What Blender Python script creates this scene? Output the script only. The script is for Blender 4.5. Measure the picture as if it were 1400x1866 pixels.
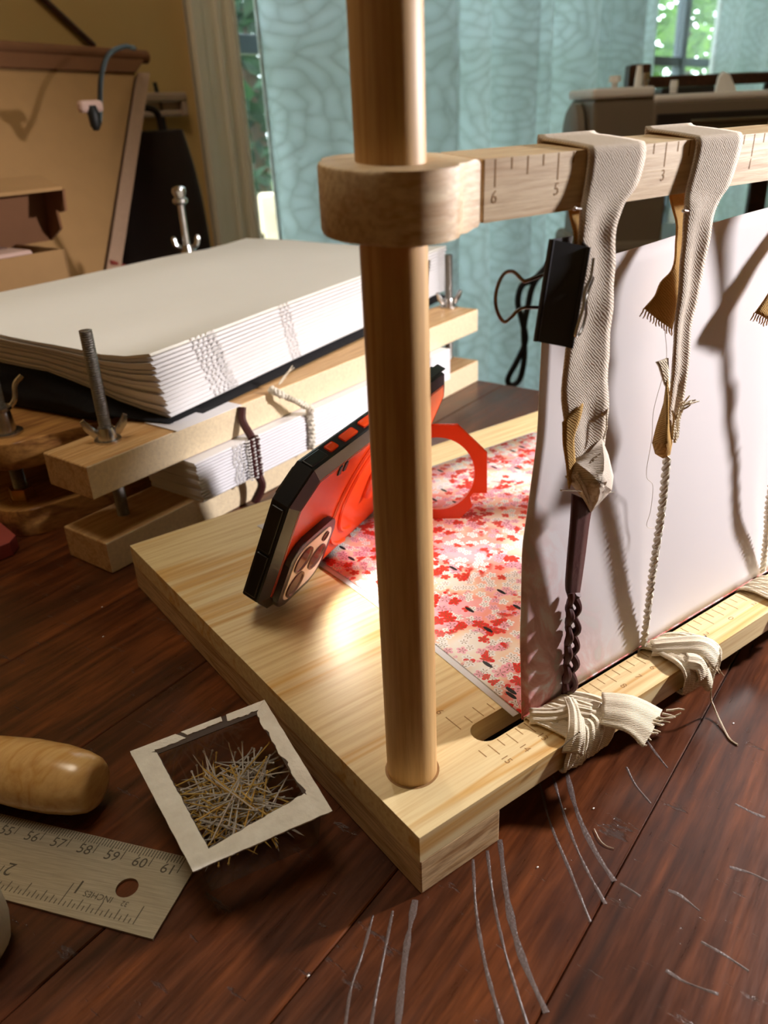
import bpy, bmesh, math, random
from mathutils import Vector, Matrix
from mathutils import noise as mnoise
random.seed(7)
for o in list(bpy.data.objects): bpy.data.objects.remove(o)
COL = bpy.context.scene.collection
S = 0.01                      # everything below is written in centimetres; table top is z = 0
H = 2.873                     # height of the sewing frame's board above the table
V = Vector
# ------------------------------------------------------------------ camera
FPX = 1468.87
RC = ((0.80314893, -0.59426195, -0.04247968), (-0.29655233, -0.33691415, -0.89361377), (0.51672866, 0.73030239, -0.44682201))
CAM = V((-32.1388, -15.95381, 22.77205 + H))
cd = bpy.data.cameras.new('camera'); cam = bpy.data.objects.new('camera', cd); COL.objects.link(cam)
cd.sensor_fit = 'HORIZONTAL'; cd.sensor_width = 36; cd.lens = 36 * FPX / 1400
cd.clip_start = 0.01; cd.clip_end = 200
m3 = Matrix((RC[0], [-c for c in RC[1]], [-c for c in RC[2]])).transposed()
cam.matrix_world = Matrix.Translation(CAM * S) @ m3.to_4x4()
cd.dof.use_dof = True; cd.dof.focus_distance = 0.345; cd.dof.aperture_fstop = cd.lens / 2.1
scn = bpy.context.scene; scn.camera = cam
scn.view_settings.view_transform = 'Standard'; scn.view_settings.look = 'None'
scn.view_settings.gamma = 1; scn.view_settings.exposure = 0.22; scn.view_settings.use_curve_mapping = False
# ------------------------------------------------------------------ light
w = bpy.data.worlds.new('sky'); scn.world = w; w.use_nodes = True
bg = w.node_tree.nodes['Background']; bg.inputs[0].default_value = (0.86, 0.94, 1.0, 1); bg.inputs[1].default_value = 9.5

def light(name, kind, loc, power, col, tgt=None, **kw):
    ld = bpy.data.lights.new(name, kind); ld.energy = power; ld.color = col
    for k, v in kw.items(): setattr(ld, k, v)
    o = bpy.data.objects.new(name, ld); COL.objects.link(o); o.location = V(loc) * S
    if tgt is not None: o.rotation_euler = (V(tgt) - V(loc)).to_track_quat('-Z', 'Y').to_euler()
    return o
light('garden_sun', 'SUN', (0, -300, 900), 3.0, (1.0, 0.95, 0.85), (200, 300, 0), angle=0.02)
light('desk_lamp_light', 'SPOT', (37, -11, 31), 21.0, (1.0, 0.93, 0.93), (-9, 6, 8), shadow_soft_size=0.018, spot_size=2.2, spot_blend=0.4)
light('ceiling_lamp_light', 'AREA', (-30, 25, 165), 7.5, (1.0, 0.86, 0.68), (-30, 25, 0), shape='DISK', size=0.6)

# ------------------------------------------------------------------ pixel -> place helpers
def ray(u, v):
    a, b = (u - 700) / FPX, (v - 933) / FPX
    return V([RC[0][i] * a + RC[1][i] * b + RC[2][i] for i in range(3)])
def Zp(u, v, z):
    d = ray(u, v); return CAM + d * ((z - CAM.z) / d.z)
def Yp(u, v, y):
    d = ray(u, v); return CAM + d * ((y - CAM.y) / d.y)
AZ = math.radians(17.3); TA = V((math.cos(AZ), math.sin(AZ), 0)); TB = V((-math.sin(AZ), math.cos(AZ), 0)); UP = V((0, 0, 1))
def ST(s, t, z): return TA * s + TB * t + UP * z          # table / room axes
def Tp(u, v, t):                                          # pixel on the plane t = const (parallel to the window wall)
    d = ray(u, v); return CAM + d * ((t - CAM.dot(TB)) / d.dot(TB))
def Np(u, v, p, n):
    d = ray(u, v); return CAM + d * ((V(p) - CAM).dot(V(n)) / d.dot(V(n)))

# ------------------------------------------------------------------ materials
def newmat(name):
    m = bpy.data.materials.new(name); m.use_nodes = True
    return m, m.node_tree.nodes, m.node_tree.links, m.node_tree.nodes['Principled BSDF']
def rgb(h):
    h = h.lstrip('#'); c = [int(h[i:i+2], 16) / 255 for i in (0, 2, 4)]
    return tuple((x / 12.92 if x <= .04045 else ((x + .055) / 1.055) ** 2.4) for x in c) + (1,)
def coords(n, l, scale=(1, 1, 1), rot=(0, 0, 0), kind='Object'):
    tc = n.new('ShaderNodeTexCoord'); mp = n.new('ShaderNodeMapping')
    mp.inputs['Scale'].default_value = scale; 
    mr = n.new('ShaderNodeMapping'); mr.inputs['Rotation'].default_value = rot
    l.new(tc.outputs[kind], mr.inputs[0]); l.new(mr.outputs[0], mp.inputs[0]); return mp.outputs[0]
def noise(n, l, vec, scale, detail=4, rough=.55, dist=0.0):
    x = n.new('ShaderNodeTexNoise'); x.inputs['Scale'].default_value = scale; x.inputs['Detail'].default_value = detail
    x.inputs['Roughness'].default_value = rough; x.inputs['Distortion'].default_value = dist
    l.new(vec, x.inputs['Vector']); return x.outputs['Fac']
def ramp(n, l, fac, stops, interp='LINEAR'):
    r = n.new('ShaderNodeValToRGB'); r.color_ramp.interpolation = interp
    e = r.color_ramp.elements
    while len(e) < len(stops): e.new(.5)
    for i, (p, c) in enumerate(stops):
        e[i].position = p; e[i].color = c if len(c) == 4 else tuple(c) + (1,)
    l.new(fac, r.inputs[0]); return r.outputs[0]
def mixc(n, l, fac, a, b, mode='MIX'):
    x = n.new('ShaderNodeMix'); x.data_type = 'RGBA'; x.blend_type = mode
    for sock, val in ((x.inputs[0], fac), (x.inputs[6], a), (x.inputs[7], b)):
        if hasattr(val, 'is_linked'): l.new(val, sock)
        else: sock.default_value = val
    return x.outputs[2]
def math_(n, l, op, a, b=None, c=None):
    x = n.new('ShaderNodeMath'); x.operation = op
    for i, v in enumerate((a, b, c)):
        if v is None: continue
        if hasattr(v, 'is_linked'): l.new(v, x.inputs[i])
        else: x.inputs[i].default_value = v
    return x.outputs[0]
def bump(n, l, bs, h, strength, dist):
    b = n.new('ShaderNodeBump'); b.inputs['Strength'].default_value = strength; b.inputs['Distance'].default_value = dist
    l.new(h, b.inputs['Height']); l.new(b.outputs[0], bs.inputs['Normal'])
W1 = (1, 1, 1, 1); B0 = (0, 0, 0, 1)
def plain(name, col, rough=.5, metal=0, var=.12, scale=60, bumpy=0, spec=None, trans=0, alpha=None):
    m, n, l, b = newmat(name); c = rgb(col)
    v = coords(n, l); f = noise(n, l, v, scale)
    l.new(mixc(n, l, f, tuple(x * (1 - var) for x in c[:3]) + (1,), tuple(min(1, x * (1 + var)) for x in c[:3]) + (1,)), b.inputs['Base Color'])
    b.inputs['Roughness'].default_value = rough; b.inputs['Metallic'].default_value = metal
    if spec is not None: b.inputs['Specular IOR Level'].default_value = spec
    if trans: b.inputs['Transmission Weight'].default_value = trans
    if bumpy: bump(n, l, b, noise(n, l, v, scale * 3), bumpy, .0006)
    return m
def wood(name, cols, along=0, rotz=0.0, fine=1.0, rough=.45, streak=1.0, bumpy=.15, stretch=24.0, off=0.0, coat=0.0, xs=1.0):
    """cols: three hex colours light -> streak -> dark; along: grain axis 0/1/2 after rotating by rotz"""
    m, n, l, b = newmat(name)
    sc = [xs, 1.0, 1.0]; sc[along] = 1.0 / stretch
    tc = n.new('ShaderNodeTexCoord'); mr = n.new('ShaderNodeMapping'); mr.inputs['Rotation'].default_value = (0, 0, -rotz); mr.inputs['Location'].default_value = (off, off * .7, off * .3)
    mp = n.new('ShaderNodeMapping'); mp.inputs['Scale'].default_value = sc
    l.new(tc.outputs['Object'], mr.inputs[0]); l.new(mr.outputs[0], mp.inputs[0]); v = mp.outputs[0]
    big = noise(n, l, v, 55 * fine, 3, .5, .6)
    finen = noise(n, l, v, 420 * fine, 4, .6)
    c1 = ramp(n, l, big, [(.32, rgb(cols[0])), (.52, rgb(cols[0])), (.60, rgb(cols[1])), (.66, rgb(cols[0])), (.8, rgb(cols[1]))])
    c2 = ramp(n, l, finen, [(.35, rgb(cols[2])), (.6, W1)])
    l.new(mixc(n, l, .35 * streak, c1, c2, 'MULTIPLY'), b.inputs['Base Color'])
    b.inputs['Roughness'].default_value = rough
    if coat: b.inputs['Coat Weight'].default_value = coat; b.inputs['Coat Roughness'].default_value = .25
    bump(n, l, b, finen, bumpy, .0004)
    return m
M = {}
M['pine'] = wood('pine', ('#E8D3A0', '#D9AE66', '#C79A5C'), 0, 0, .9, .5, 1.1, .1, 26, 0, 0)
M['pine_end'] = wood('pine_end', ('#D9BD8A', '#C49A62', '#B08550'), 0, 0, 1.6, .45, 1.2, .15, 18, .7)
M['foot'] = wood('foot_wood', ('#DCBE90', '#B98F5C', '#8E6A45'), 1, 0, 2.0, .5, 1.6, .2, 16, .3, xs=.12)
M['post'] = wood('post_wood', ('#D6AF76', '#BF925A', '#B8925E'), 2, 0, 1.2, .5, 1.0, .1, 22, .2)
M['bar'] = wood('bar_wood', ('#E3CBA4', '#D4B287', '#B89468'), 0, 0, 1.6, .5, 1.3, .25, 14, .5)
M['beech'] = wood('beech', ('#D9B27C', '#C89A62', '#A8733F'), 0, AZ, 1.3, .45, 1.1, .1, 14, .4)
M['beech_end'] = plain('beech_speckled', '#EDD6B2', .6, 0, .25, 420, .5)
M['oldwood'] = wood('old_press_wood', ('#B98648', '#946234', '#6E4624'), 0, AZ, 1.2, .4, 1.2, .1, 14, .9)
M['handle'] = wood('handle_wood', ('#E2B878', '#D3A25E', '#C0904F'), 0, .3, 1.0, .22, .7, .05, 20, .3, .4)
M['darkwood'] = wood('dark_wood', ('#4A2A18', '#5A3420', '#2C170C'), 0, AZ, 1.2, .4, 1.0, .1, 16, .1)
def table_mat(off):
    m, n, l, b = newmat('walnut_plank')
    tc = n.new('ShaderNodeTexCoord'); mr = n.new('ShaderNodeMapping'); mr.inputs['Rotation'].default_value = (0, 0, -AZ); mr.inputs['Location'].default_value = (off, off, 0)
    l.new(tc.outputs['Object'], mr.inputs[0]); 
    mp = n.new('ShaderNodeMapping'); mp.inputs['Scale'].default_value = (.1, 1, 1); l.new(mr.outputs[0], mp.inputs[0]); v = mp.outputs[0]
    g = noise(n, l, v, 45, 5, .6, 1.2); f = noise(n, l, v, 260, 5, .65)
    blot = noise(n, l, mr.outputs[0], 22, 3)
    c = ramp(n, l, g, [(.25, rgb('#321708')), (.5, rgb('#5A2D12')), (.75, rgb('#80441C'))])
    c = mixc(n, l, .55, c, ramp(n, l, f, [(.35, rgb('#4A2614')), (.62, W1)]), 'MULTIPLY')
    c = mixc(n, l, .5, c, ramp(n, l, blot, [(.3, rgb('#6A4028')), (.6, W1)]), 'MULTIPLY')
    # distress pits running across the grain
    mp2 = n.new('ShaderNodeMapping'); mp2.inputs['Scale'].default_value = (2.4, .55, 1); mp2.inputs['Rotation'].default_value = (0, 0, .25); l.new(mr.outputs[0], mp2.inputs[0])
    pit = ramp(n, l, noise(n, l, mp2.outputs[0], 75, 5, .7), [(.63, B0), (.68, W1)])
    c = mixc(n, l, pit, c, rgb('#43312C'))
    l.new(c, b.inputs['Base Color']); b.inputs['Roughness'].default_value = .34
    r = math_(n, l, 'MULTIPLY_ADD', f, .22, .20); l.new(r, b.inputs['Roughness'])
    hh = math_(n, l, 'SUBTRACT', math_(n, l, 'MULTIPLY', f, .35), pit); bump(n, l, b, hh, .45, .0006)
    return m
M['tables'] = [table_mat(i * 1.37) for i in range(3)]
M['groove'] = plain('groove_grey', '#5A4C48', .36, 0, .3, 300, .6)  # grey-brown tone set apart from the walnut planks
M['paper'] = plain('paper_white', '#EDEBEA', .85, 0, .02, 30)
M['paper_cool'] = plain('paper_edges', '#E9E8EC', .8, 0, .03, 200)
M['cover_sheet'] = plain('cover_sheet', '#ECEAE2', .8, 0, .04, 12)
M['thread'] = plain('sewing_thread', '#EFEDEA', .85, 0, .05, 300)
M['cord_white'] = plain('cord_white', '#E4DCCB', .9, 0, .1, 500, .4)
def weave(name, col, col2, sc=900, trans=.12):
    m, n, l, b = newmat(name); v = coords(n, l)
    wv = n.new('ShaderNodeTexWave'); wv.wave_type = 'BANDS'; wv.bands_direction = 'DIAGONAL'; wv.inputs['Scale'].default_value = sc * .62; wv.inputs['Distortion'].default_value = 3.5; l.new(v, wv.inputs[0])
    f = noise(n, l, v, sc, 3, .7)
    h = math_(n, l, 'MULTIPLY_ADD', wv.outputs['Fac'], .6, math_(n, l, 'MULTIPLY', f, .6))
    l.new(ramp(n, l, h, [(.25, rgb(col2)), (.75, rgb(col))]), b.inputs['Base Color']); b.inputs['Roughness'].default_value = .95
    b.inputs['Specular IOR Level'].default_value = .1
    bump(n, l, b, h, .6, .0003)
    if trans:
        tr = n.new('ShaderNodeBsdfTranslucent'); tr.inputs[0].default_value = rgb('#C89A58'); mx = n.new('ShaderNodeMixShader'); mx.inputs[0].default_value = trans
        l.new(b.outputs[0], mx.inputs[1]); l.new(tr.outputs[0], mx.inputs[2]); l.new(mx.outputs[0], n['Material Output'].inputs[0])
    return m
M['linen'] = weave('linen_tape', '#EAE1D4', '#C4B49E', 900, .2)
M['linen_back'] = weave('linen_tape_inner', '#D2AE70', '#A07F48', 900, .3)
M['cotton'] = weave('cotton_wrap', '#F2E8D2', '#DCCBAA', 900, .1)
M['leather'] = plain('leather_brown', '#431715', .6, 0, .25, 120, .3)
M['steel'] = plain('steel', '#C8C6C2', .25, 1, .1, 200)
M['steel_dull'] = plain('steel_threaded', '#8E8A84', .38, 1, .2, 500, .5)
M['brass'] = plain('brass', '#C8A35A', .28, 1, .1, 200)
M['copper_wire'] = plain('wire_bronze', '#8A6A58', .25, 1, .1, 200)
M['black_cloth'] = plain('black_cloth', '#0B0B10', .95, 0, .4, 80, .8)
M['clip_black'] = plain('clip_navy_black', '#12131E', .35, 0, .2, 60)
M['engrave'] = plain('burnt_mark', '#9A7444', .8, 0, .2, 300)
M['ink'] = plain('engraved_ink', '#4A4436', .6, 0, .1, 300)
def ruler_mat():
    m, n, l, b = newmat('ruler_steel'); v = coords(n, l, (1, 1, 1), (0, 0, .87)); mp = n.new('ShaderNodeMapping'); mp.inputs['Scale'].default_value = (.04, 1, 1); l.new(v, mp.inputs[0])
    f = noise(n, l, mp.outputs[0], 1800, 3); l.new(ramp(n, l, f, [(.3, rgb('#A39C8A')), (.7, rgb('#BDB6A2'))]), b.inputs['Base Color'])
    b.inputs['Metallic'].default_value = .75; b.inputs['Roughness'].default_value = .42; return m
M['ruler'] = ruler_mat()
M['case_black'] = plain('case_black', '#141416', .32, 0, .2, 60)
M['case_smoke'] = plain('case_smoke', '#3A3238', .25, 0, .1, 40)
def orange_mat():
    m, n, l, b = newmat('case_orange'); b.inputs['Base Color'].default_value = rgb('#F2481A'); b.inputs['Roughness'].default_value = .22
    v = coords(n, l); l.new(mixc(n, l, noise(n, l, v, 40), rgb('#EE4416'), rgb('#F75A26')), b.inputs['Base Color'])
    tr = n.new('ShaderNodeBsdfTranslucent'); tr.inputs[0].default_value = rgb('#FF5A20'); mx = n.new('ShaderNodeMixShader'); mx.inputs[0].default_value = .25
    l.new(b.outputs[0], mx.inputs[1]); l.new(tr.outputs[0], mx.inputs[2]); l.new(mx.outputs[0], n['Material Output'].inputs[0]); return m
M['orange'] = orange_mat()
M['bump_plate'] = plain('camera_plate', '#F6E0D0', .28, 0, .05, 40)  # pale colour paints in the bright reflection on the camera plate
M['lens'] = plain('lens_glass', '#6A4A44', .08, .2, .2, 30)
M['screen'] = plain('screen_black', '#050506', .08, 0, .1, 30)
M['card'] = plain('cardboard', '#A68052', .85, 0, .08, 40, .2)
M['card_dark'] = plain('cardboard_brown', '#7A5030', .8, 0, .1, 40, .2)
M['card_edge'] = plain('cardboard_edge', '#B09078', .85, 0, .12, 200, .3)
M['pinkpaper'] = plain('pink_paper', '#C9A99C', .85, 0, .08, 40)
M['red_card'] = plain('red_card', '#8E3A30', .6, 0, .1, 40)
M['wall'] = plain('wall_tan', '#CBA86A', .9, 0, .04, 8, .1)
M['trim'] = plain('trim_cream', '#F0E8D2', .5, 0, .03, 20)
M['trim_brown'] = plain('rail_taupe', '#A98F78', .55, 0, .05, 20)
M['floor'] = wood('floor_wood', ('#7A5434', '#6A4528', '#5A3A22'), 0, AZ, .5, .4)
M['ceiling'] = plain('ceiling_white', '#D8D0BE', .9, 0, .02, 10)
M['frame_dark'] = plain('window_frame_dark', '#3E4A50', .5, 0, .08, 20)
M['machine'] = plain('machine_taupe', '#7C705E', .5, 0, .04, 30)
M['machine_top'] = plain('machine_top_lit', '#F2EFEA', .45, 0, .04, 30)  # deck colour raised to paint in the window light falling on it
M['machine_slot'] = plain('machine_dark', '#2A2624', .3, 0, .1, 30)
M['white_plastic'] = plain('white_plastic', '#FAF9F6', .4, 0, .04, 30)
M['black_rubber'] = plain('black_rubber', '#10110F', .5, 0, .1, 60)
M['dark_form'] = plain('dark_brown_form', '#2A1C14', .9, 0, .15, 60, .4)
M['lawn'] = plain('lawn', '#5C7A34', .95, 0, .3, 6, .4)
M['bark'] = plain('bark', '#4A3A2C', .95, 0, .3, 20, .5)
M['deck'] = plain('deck_board', '#8C8478', .8, 0, .15, 20)
M['chair_beige'] = plain('patio_beige', '#C8B79C', .8, 0, .08, 30)
M['adhesive'] = plain('peeled_paper', '#F3EDE0', .9, 0, .25, 130, .9)
M['smoke'] = plain('glue_residue', '#4A3C34', .5, 0, .2, 100)
def leafmat(name, a, b_):
    m, n, l, b = newmat(name); oi = n.new('ShaderNodeTexCoord'); f = noise(n, l, oi.outputs['Object'], 9, 3)
    c = ramp(n, l, f, [(.3, rgb(a)), (.7, rgb(b_))]); l.new(c, b.inputs['Base Color']); b.inputs['Roughness'].default_value = .6
    tr = n.new('ShaderNodeBsdfTranslucent'); l.new(c, tr.inputs[0]); mx = n.new('ShaderNodeMixShader'); mx.inputs[0].default_value = .4
    l.new(b.outputs[0], mx.inputs[1]); l.new(tr.outputs[0], mx.inputs[2]); l.new(mx.outputs[0], n['Material Output'].inputs[0]); return m
M['leaf1'] = leafmat('leaf_green', '#2E5E1C', '#6C982E'); M['leaf2'] = leafmat('leaf_deep', '#12241A', '#284A2C')
def glass(name, tint=(1, 1, 1, 1), amt=.06, rough=.02):
    m, n, l, b = newmat(name); t = n.new('ShaderNodeBsdfTransparent'); t.inputs[0].default_value = tint
    g = n.new('ShaderNodeBsdfGlossy'); g.inputs['Roughness'].default_value = rough; lw = n.new('ShaderNodeLayerWeight'); lw.inputs[0].default_value = .5
    mx = n.new('ShaderNodeMixShader'); l.new(math_(n, l, 'MULTIPLY_ADD', math_(n, l, 'POWER', lw.outputs['Facing'], 4.0), .45, amt * .5), mx.inputs[0]); l.new(t.outputs[0], mx.inputs[1]); l.new(g.outputs[0], mx.inputs[2])
    l.new(mx.outputs[0], n['Material Output'].inputs[0]); return m
M['glass'] = glass('window_glass', (.95, .98, .98, 1)); M['clear'] = glass('clear_plastic', (.74, .70, .67, 1), .22, .1)
def curtain_mat():
    m, n, l, b = newmat('curtain_rosette'); tc = n.new('ShaderNodeTexCoord'); uv = tc.outputs['UV']
    vo = n.new('ShaderNodeTexVoronoi'); vo.voronoi_dimensions = '2D'; vo.inputs['Scale'].default_value = 1 / .22; vo.inputs['Randomness'].default_value = .7; l.new(uv, vo.inputs['Vector'])
    # petals: rings of lobes around each rosette centre
    sub = n.new('ShaderNodeVectorMath'); sub.operation = 'SUBTRACT'; l.new(uv, sub.inputs[0]); l.new(vo.outputs['Position'], sub.inputs[1])
    sp = n.new('ShaderNodeSeparateXYZ'); l.new(sub.outputs[0], sp.inputs[0])
    ang = math_(n, l, 'ARCTAN2', sp.outputs[1], sp.outputs[0]); rad = vo.outputs['Distance']
    rad = math_(n, l, 'MULTIPLY_ADD', noise(n, l, uv, 9, 2), .35, rad); ring = math_(n, l, 'FLOOR', math_(n, l, 'MULTIPLY', rad, 8.0))
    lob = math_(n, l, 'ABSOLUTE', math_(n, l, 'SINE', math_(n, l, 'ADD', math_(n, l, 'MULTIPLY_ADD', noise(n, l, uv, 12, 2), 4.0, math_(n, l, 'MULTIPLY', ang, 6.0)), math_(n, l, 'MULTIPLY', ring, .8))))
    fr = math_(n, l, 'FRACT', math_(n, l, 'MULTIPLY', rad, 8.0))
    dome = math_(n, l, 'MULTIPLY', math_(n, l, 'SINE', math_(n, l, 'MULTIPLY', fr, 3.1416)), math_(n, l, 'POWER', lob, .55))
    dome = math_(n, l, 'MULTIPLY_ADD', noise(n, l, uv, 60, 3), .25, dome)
    col = ramp(n, l, dome, [(.02, rgb('#B8BEBA')), (.22, rgb('#D2D8D4')), (1, rgb('#E0E6E4'))])  # relief lows coloured darker to paint in crease shade
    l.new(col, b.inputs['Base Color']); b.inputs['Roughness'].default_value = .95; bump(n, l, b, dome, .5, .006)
    tr = n.new('ShaderNodeBsdfTranslucent'); l.new(mixc(n, l, 1.0, col, rgb('#DEE2E4'), 'MULTIPLY'), tr.inputs[0]); mx = n.new('ShaderNodeMixShader'); mx.inputs[0].default_value = .6
    l.new(b.outputs[0], mx.inputs[1]); l.new(tr.outputs[0], mx.inputs[2]); l.new(mx.outputs[0], n['Material Output'].inputs[0]); return m
M['curtain'] = curtain_mat()
def blossom_layer(n, l, vec, scale, R, rnd=1.0, petals=5):
    vo = n.new('ShaderNodeTexVoronoi'); vo.voronoi_dimensions = '2D'; vo.inputs['Scale'].default_value = scale; vo.inputs['Randomness'].default_value = rnd; l.new(vec, vo.inputs['Vector'])
    sc = n.new('ShaderNodeVectorMath'); sc.operation = 'SUBTRACT'; l.new(vec, sc.inputs[0]); l.new(vo.outputs['Position'], sc.inputs[1])
    sp = n.new('ShaderNodeSeparateXYZ'); l.new(sc.outputs[0], sp.inputs[0]); cs = n.new('ShaderNodeSeparateColor'); l.new(vo.outputs['Color'], cs.inputs[0])
    ang = math_(n, l, 'ADD', math_(n, l, 'ARCTAN2', sp.outputs[1], sp.outputs[0]), math_(n, l, 'MULTIPLY', cs.outputs[1], 6.28))
    lob = math_(n, l, 'ABSOLUTE', math_(n, l, 'COSINE', math_(n, l, 'MULTIPLY', ang, petals / 2)))
    rr = math_(n, l, 'MULTIPLY_ADD', math_(n, l, 'POWER', lob, .6), .6 * R, .4 * R)
    d = vo.outputs['Distance']
    petal = math_(n, l, 'LESS_THAN', d, rr)
    stam = math_(n, l, 'MULTIPLY', math_(n, l, 'LESS_THAN', d, .62 * R), math_(n, l, 'GREATER_THAN', math_(n, l, 'ABSOLUTE', math_(n, l, 'COSINE', math_(n, l, 'MULTIPLY', ang, petals / 2))), .93))
    return petal, stam, cs.outputs[0]
def chiyo_mat():
    m, n, l, b = newmat('chiyogami_print'); v = coords(n, l, (1, 1, 1))
    big = noise(n, l, v, 22, 2, .5); mid = noise(n, l, v, 42, 2, .5, .5)
    c = ramp(n, l, big, [(.36, rgb('#F4EFE6')), (.46, rgb('#F5D9BE')), (.55, rgb('#F3A08E')), (.64, rgb('#F4B6BE'))])
    p1, s1, r1 = blossom_layer(n, l, v, 172, .50); p2, s2, r2 = blossom_layer(n, l, v, 138, .54)
    c = mixc(n, l, p1, c, ramp(n, l, r1, [(.0, rgb('#F7F4F2')), (.55, rgb('#F7F4F2')), (.56, rgb('#F3B2C4')), (.8, rgb('#F3B2C4')), (.81, rgb('#E9302A'))], 'CONSTANT'))
    c = mixc(n, l, s1, c, rgb('#8A7448'))
    redzone = ramp(n, l, mid, [(.49, B0), (.53, W1)])
    c = mixc(n, l, math_(n, l, 'MULTIPLY', p2, redzone), c, ramp(n, l, r2, [(0, rgb('#E02620')), (.62, rgb('#E02620')), (.63, rgb('#F2A9BC'))], 'CONSTANT'))
    c = mixc(n, l, math_(n, l, 'MULTIPLY', s2, redzone), c, rgb('#8A6034'))
    # small black twigs
    mp = n.new('ShaderNodeMapping'); mp.inputs['Rotation'].default_value = (0, 0, .7); mp.inputs['Scale'].default_value = (1, .33, 1); l.new(v, mp.inputs[0])
    vo = n.new('ShaderNodeTexVoronoi'); vo.voronoi_dimensions = '2D'; vo.inputs['Scale'].default_value = 105; l.new(mp.outputs[0], vo.inputs['Vector']); cs = n.new('ShaderNodeSeparateColor'); l.new(vo.outputs['Color'], cs.inputs[0])
    tw = math_(n, l, 'MULTIPLY', math_(n, l, 'LESS_THAN', vo.outputs['Distance'], .11), math_(n, l, 'GREATER_THAN', cs.outputs[0], .76))
    c = mixc(n, l, tw, c, rgb('#16181C'))
    l.new(c, b.inputs['Base Color']); b.inputs['Roughness'].default_value = .6; return m
M['chiyo'] = chiyo_mat()
def endleaf_mat():
    """white back of the printed sheet; the print shows through faintly near its lower corner"""
    m, n, l, b = newmat('endleaf_back'); tc = n.new('ShaderNodeTexCoord'); uv = tc.outputs['UV']; sp = n.new('ShaderNodeSeparateXYZ'); l.new(uv, sp.inputs[0])
    v = coords(n, l, (1, 1, .6), (0, .5, 0))
    mask = math_(n, l, 'SUBTRACT', 1.05, math_(n, l, 'ADD', math_(n, l, 'MULTIPLY', sp.outputs[0], 3.6), math_(n, l, 'MULTIPLY', sp.outputs[1], 1.5)))
    mask = math_(n, l, 'MINIMUM', math_(n, l, 'MAXIMUM', mask, .0), 1.0)
    blot = ramp(n, l, noise(n, l, v, 60, 5, .6, .8), [(.40, rgb('#EFEBEE')), (.48, rgb('#E29C98')), (.55, rgb('#C05A4C')), (.62, rgb('#9C8A66')), (.72, rgb('#D8B8BC'))])
    c = mixc(n, l, mask, rgb('#EDEAEC'), blot); l.new(c, b.inputs['Base Color']); b.inputs['Roughness'].default_value = .85
    tr = n.new('ShaderNodeBsdfTranslucent'); tr.inputs[0].default_value = rgb('#E8D0C8'); mx = n.new('ShaderNodeMixShader'); mx.inputs[0].default_value = .12
    l.new(b.outputs[0], mx.inputs[1]); l.new(tr.outputs[0], mx.inputs[2]); l.new(mx.outputs[0], n['Material Output'].inputs[0]); return m
M['endleaf'] = endleaf_mat()

# ------------------------------------------------------------------ mesh helpers
ORG = {}
def finish(name, bm, mat, parent=None, smooth=False, solid=0, uv=None, base=None):
    """link one bmesh (in cm, world axes) as one object; children keep their thing's base point as origin"""
    bmesh.ops.recalc_face_normals(bm, faces=bm.faces)
    if parent is not None: org = ORG[parent]
    elif base is not None: org = V(base)
    else:
        xs = [v.co for v in bm.verts]
        org = V(((min(c.x for c in xs) + max(c.x for c in xs)) / 2, (min(c.y for c in xs) + max(c.y for c in xs)) / 2, min(c.z for c in xs)))
    for v in bm.verts: v.co = (v.co - org) * S
    me = bpy.data.meshes.new(name); bm.to_mesh(me); bm.free()
    mats = mat if isinstance(mat, (list, tuple)) else [mat]
    for x in mats: me.materials.append(M[x] if isinstance(x, str) else x)
    if smooth:
        me.polygons.foreach_set('use_smooth', [True] * len(me.polygons))
        try: me.set_sharp_from_angle(angle=math.radians(38))
        except Exception: pass
    o = bpy.data.objects.new(name, me); COL.objects.link(o)
    if parent is None: o.location = org * S
    else: o.parent = parent
    ORG[o] = org
    if solid:
        md = o.modifiers.new('thickness', 'SOLIDIFY'); md.thickness = solid * S; md.offset = 0
    return o
def thing(name, label, cat, base, group=None):
    o = bpy.data.objects.new(name, None); COL.objects.link(o); o.location = V(base) * S; o.empty_display_size = .02
    ORG[o] = V(base); o['label'] = label; o['category'] = cat
    if group: o['group'] = group
    return o
def tag(o, label, cat, group=None):
    o['label'] = label; o['category'] = cat
    if group: o['group'] = group
    return o
def struct(o): o['kind'] = 'structure'; return o
def B(): return bmesh.new()
def box(bm, o, a, b, c, bev=0, seg=2):
    o, a, b, c = V(o), V(a), V(b), V(c)
    vs = [bm.verts.new(o + a * i + b * j + c * k) for k in (0, 1) for j in (0, 1) for i in (0, 1)]
    fs = [bm.faces.new([vs[i] for i in q]) for q in ((0, 2, 3, 1), (4, 5, 7, 6), (0, 1, 5, 4), (2, 6, 7, 3), (0, 4, 6, 2), (1, 3, 7, 5))]
    if bev: bmesh.ops.bevel(bm, geom=list({e for f in fs for e in f.edges}), offset=bev, segments=seg, affect='EDGES', profile=.5)
def prism(bm, pts, vec, bev=0):
    vec = V(vec); a = [bm.verts.new(V(p)) for p in pts]; b = [bm.verts.new(V(p) + vec) for p in pts]; n = len(a)
    fs = [bm.faces.new(a[::-1]), bm.faces.new(b)] + [bm.faces.new((a[i], a[(i + 1) % n], b[(i + 1) % n], b[i])) for i in range(n)]
    if bev: bmesh.ops.bevel(bm, geom=list({e for f in fs[:2] for e in f.edges}), offset=bev, segments=2, affect='EDGES', profile=.5)
def frame_of(d):
    d = d.normalized(); r = V((0, 0, 1)) if abs(d.z) < .9 else V((1, 0, 0)); x = d.cross(r).normalized(); return x, d.cross(x).normalized()
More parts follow.
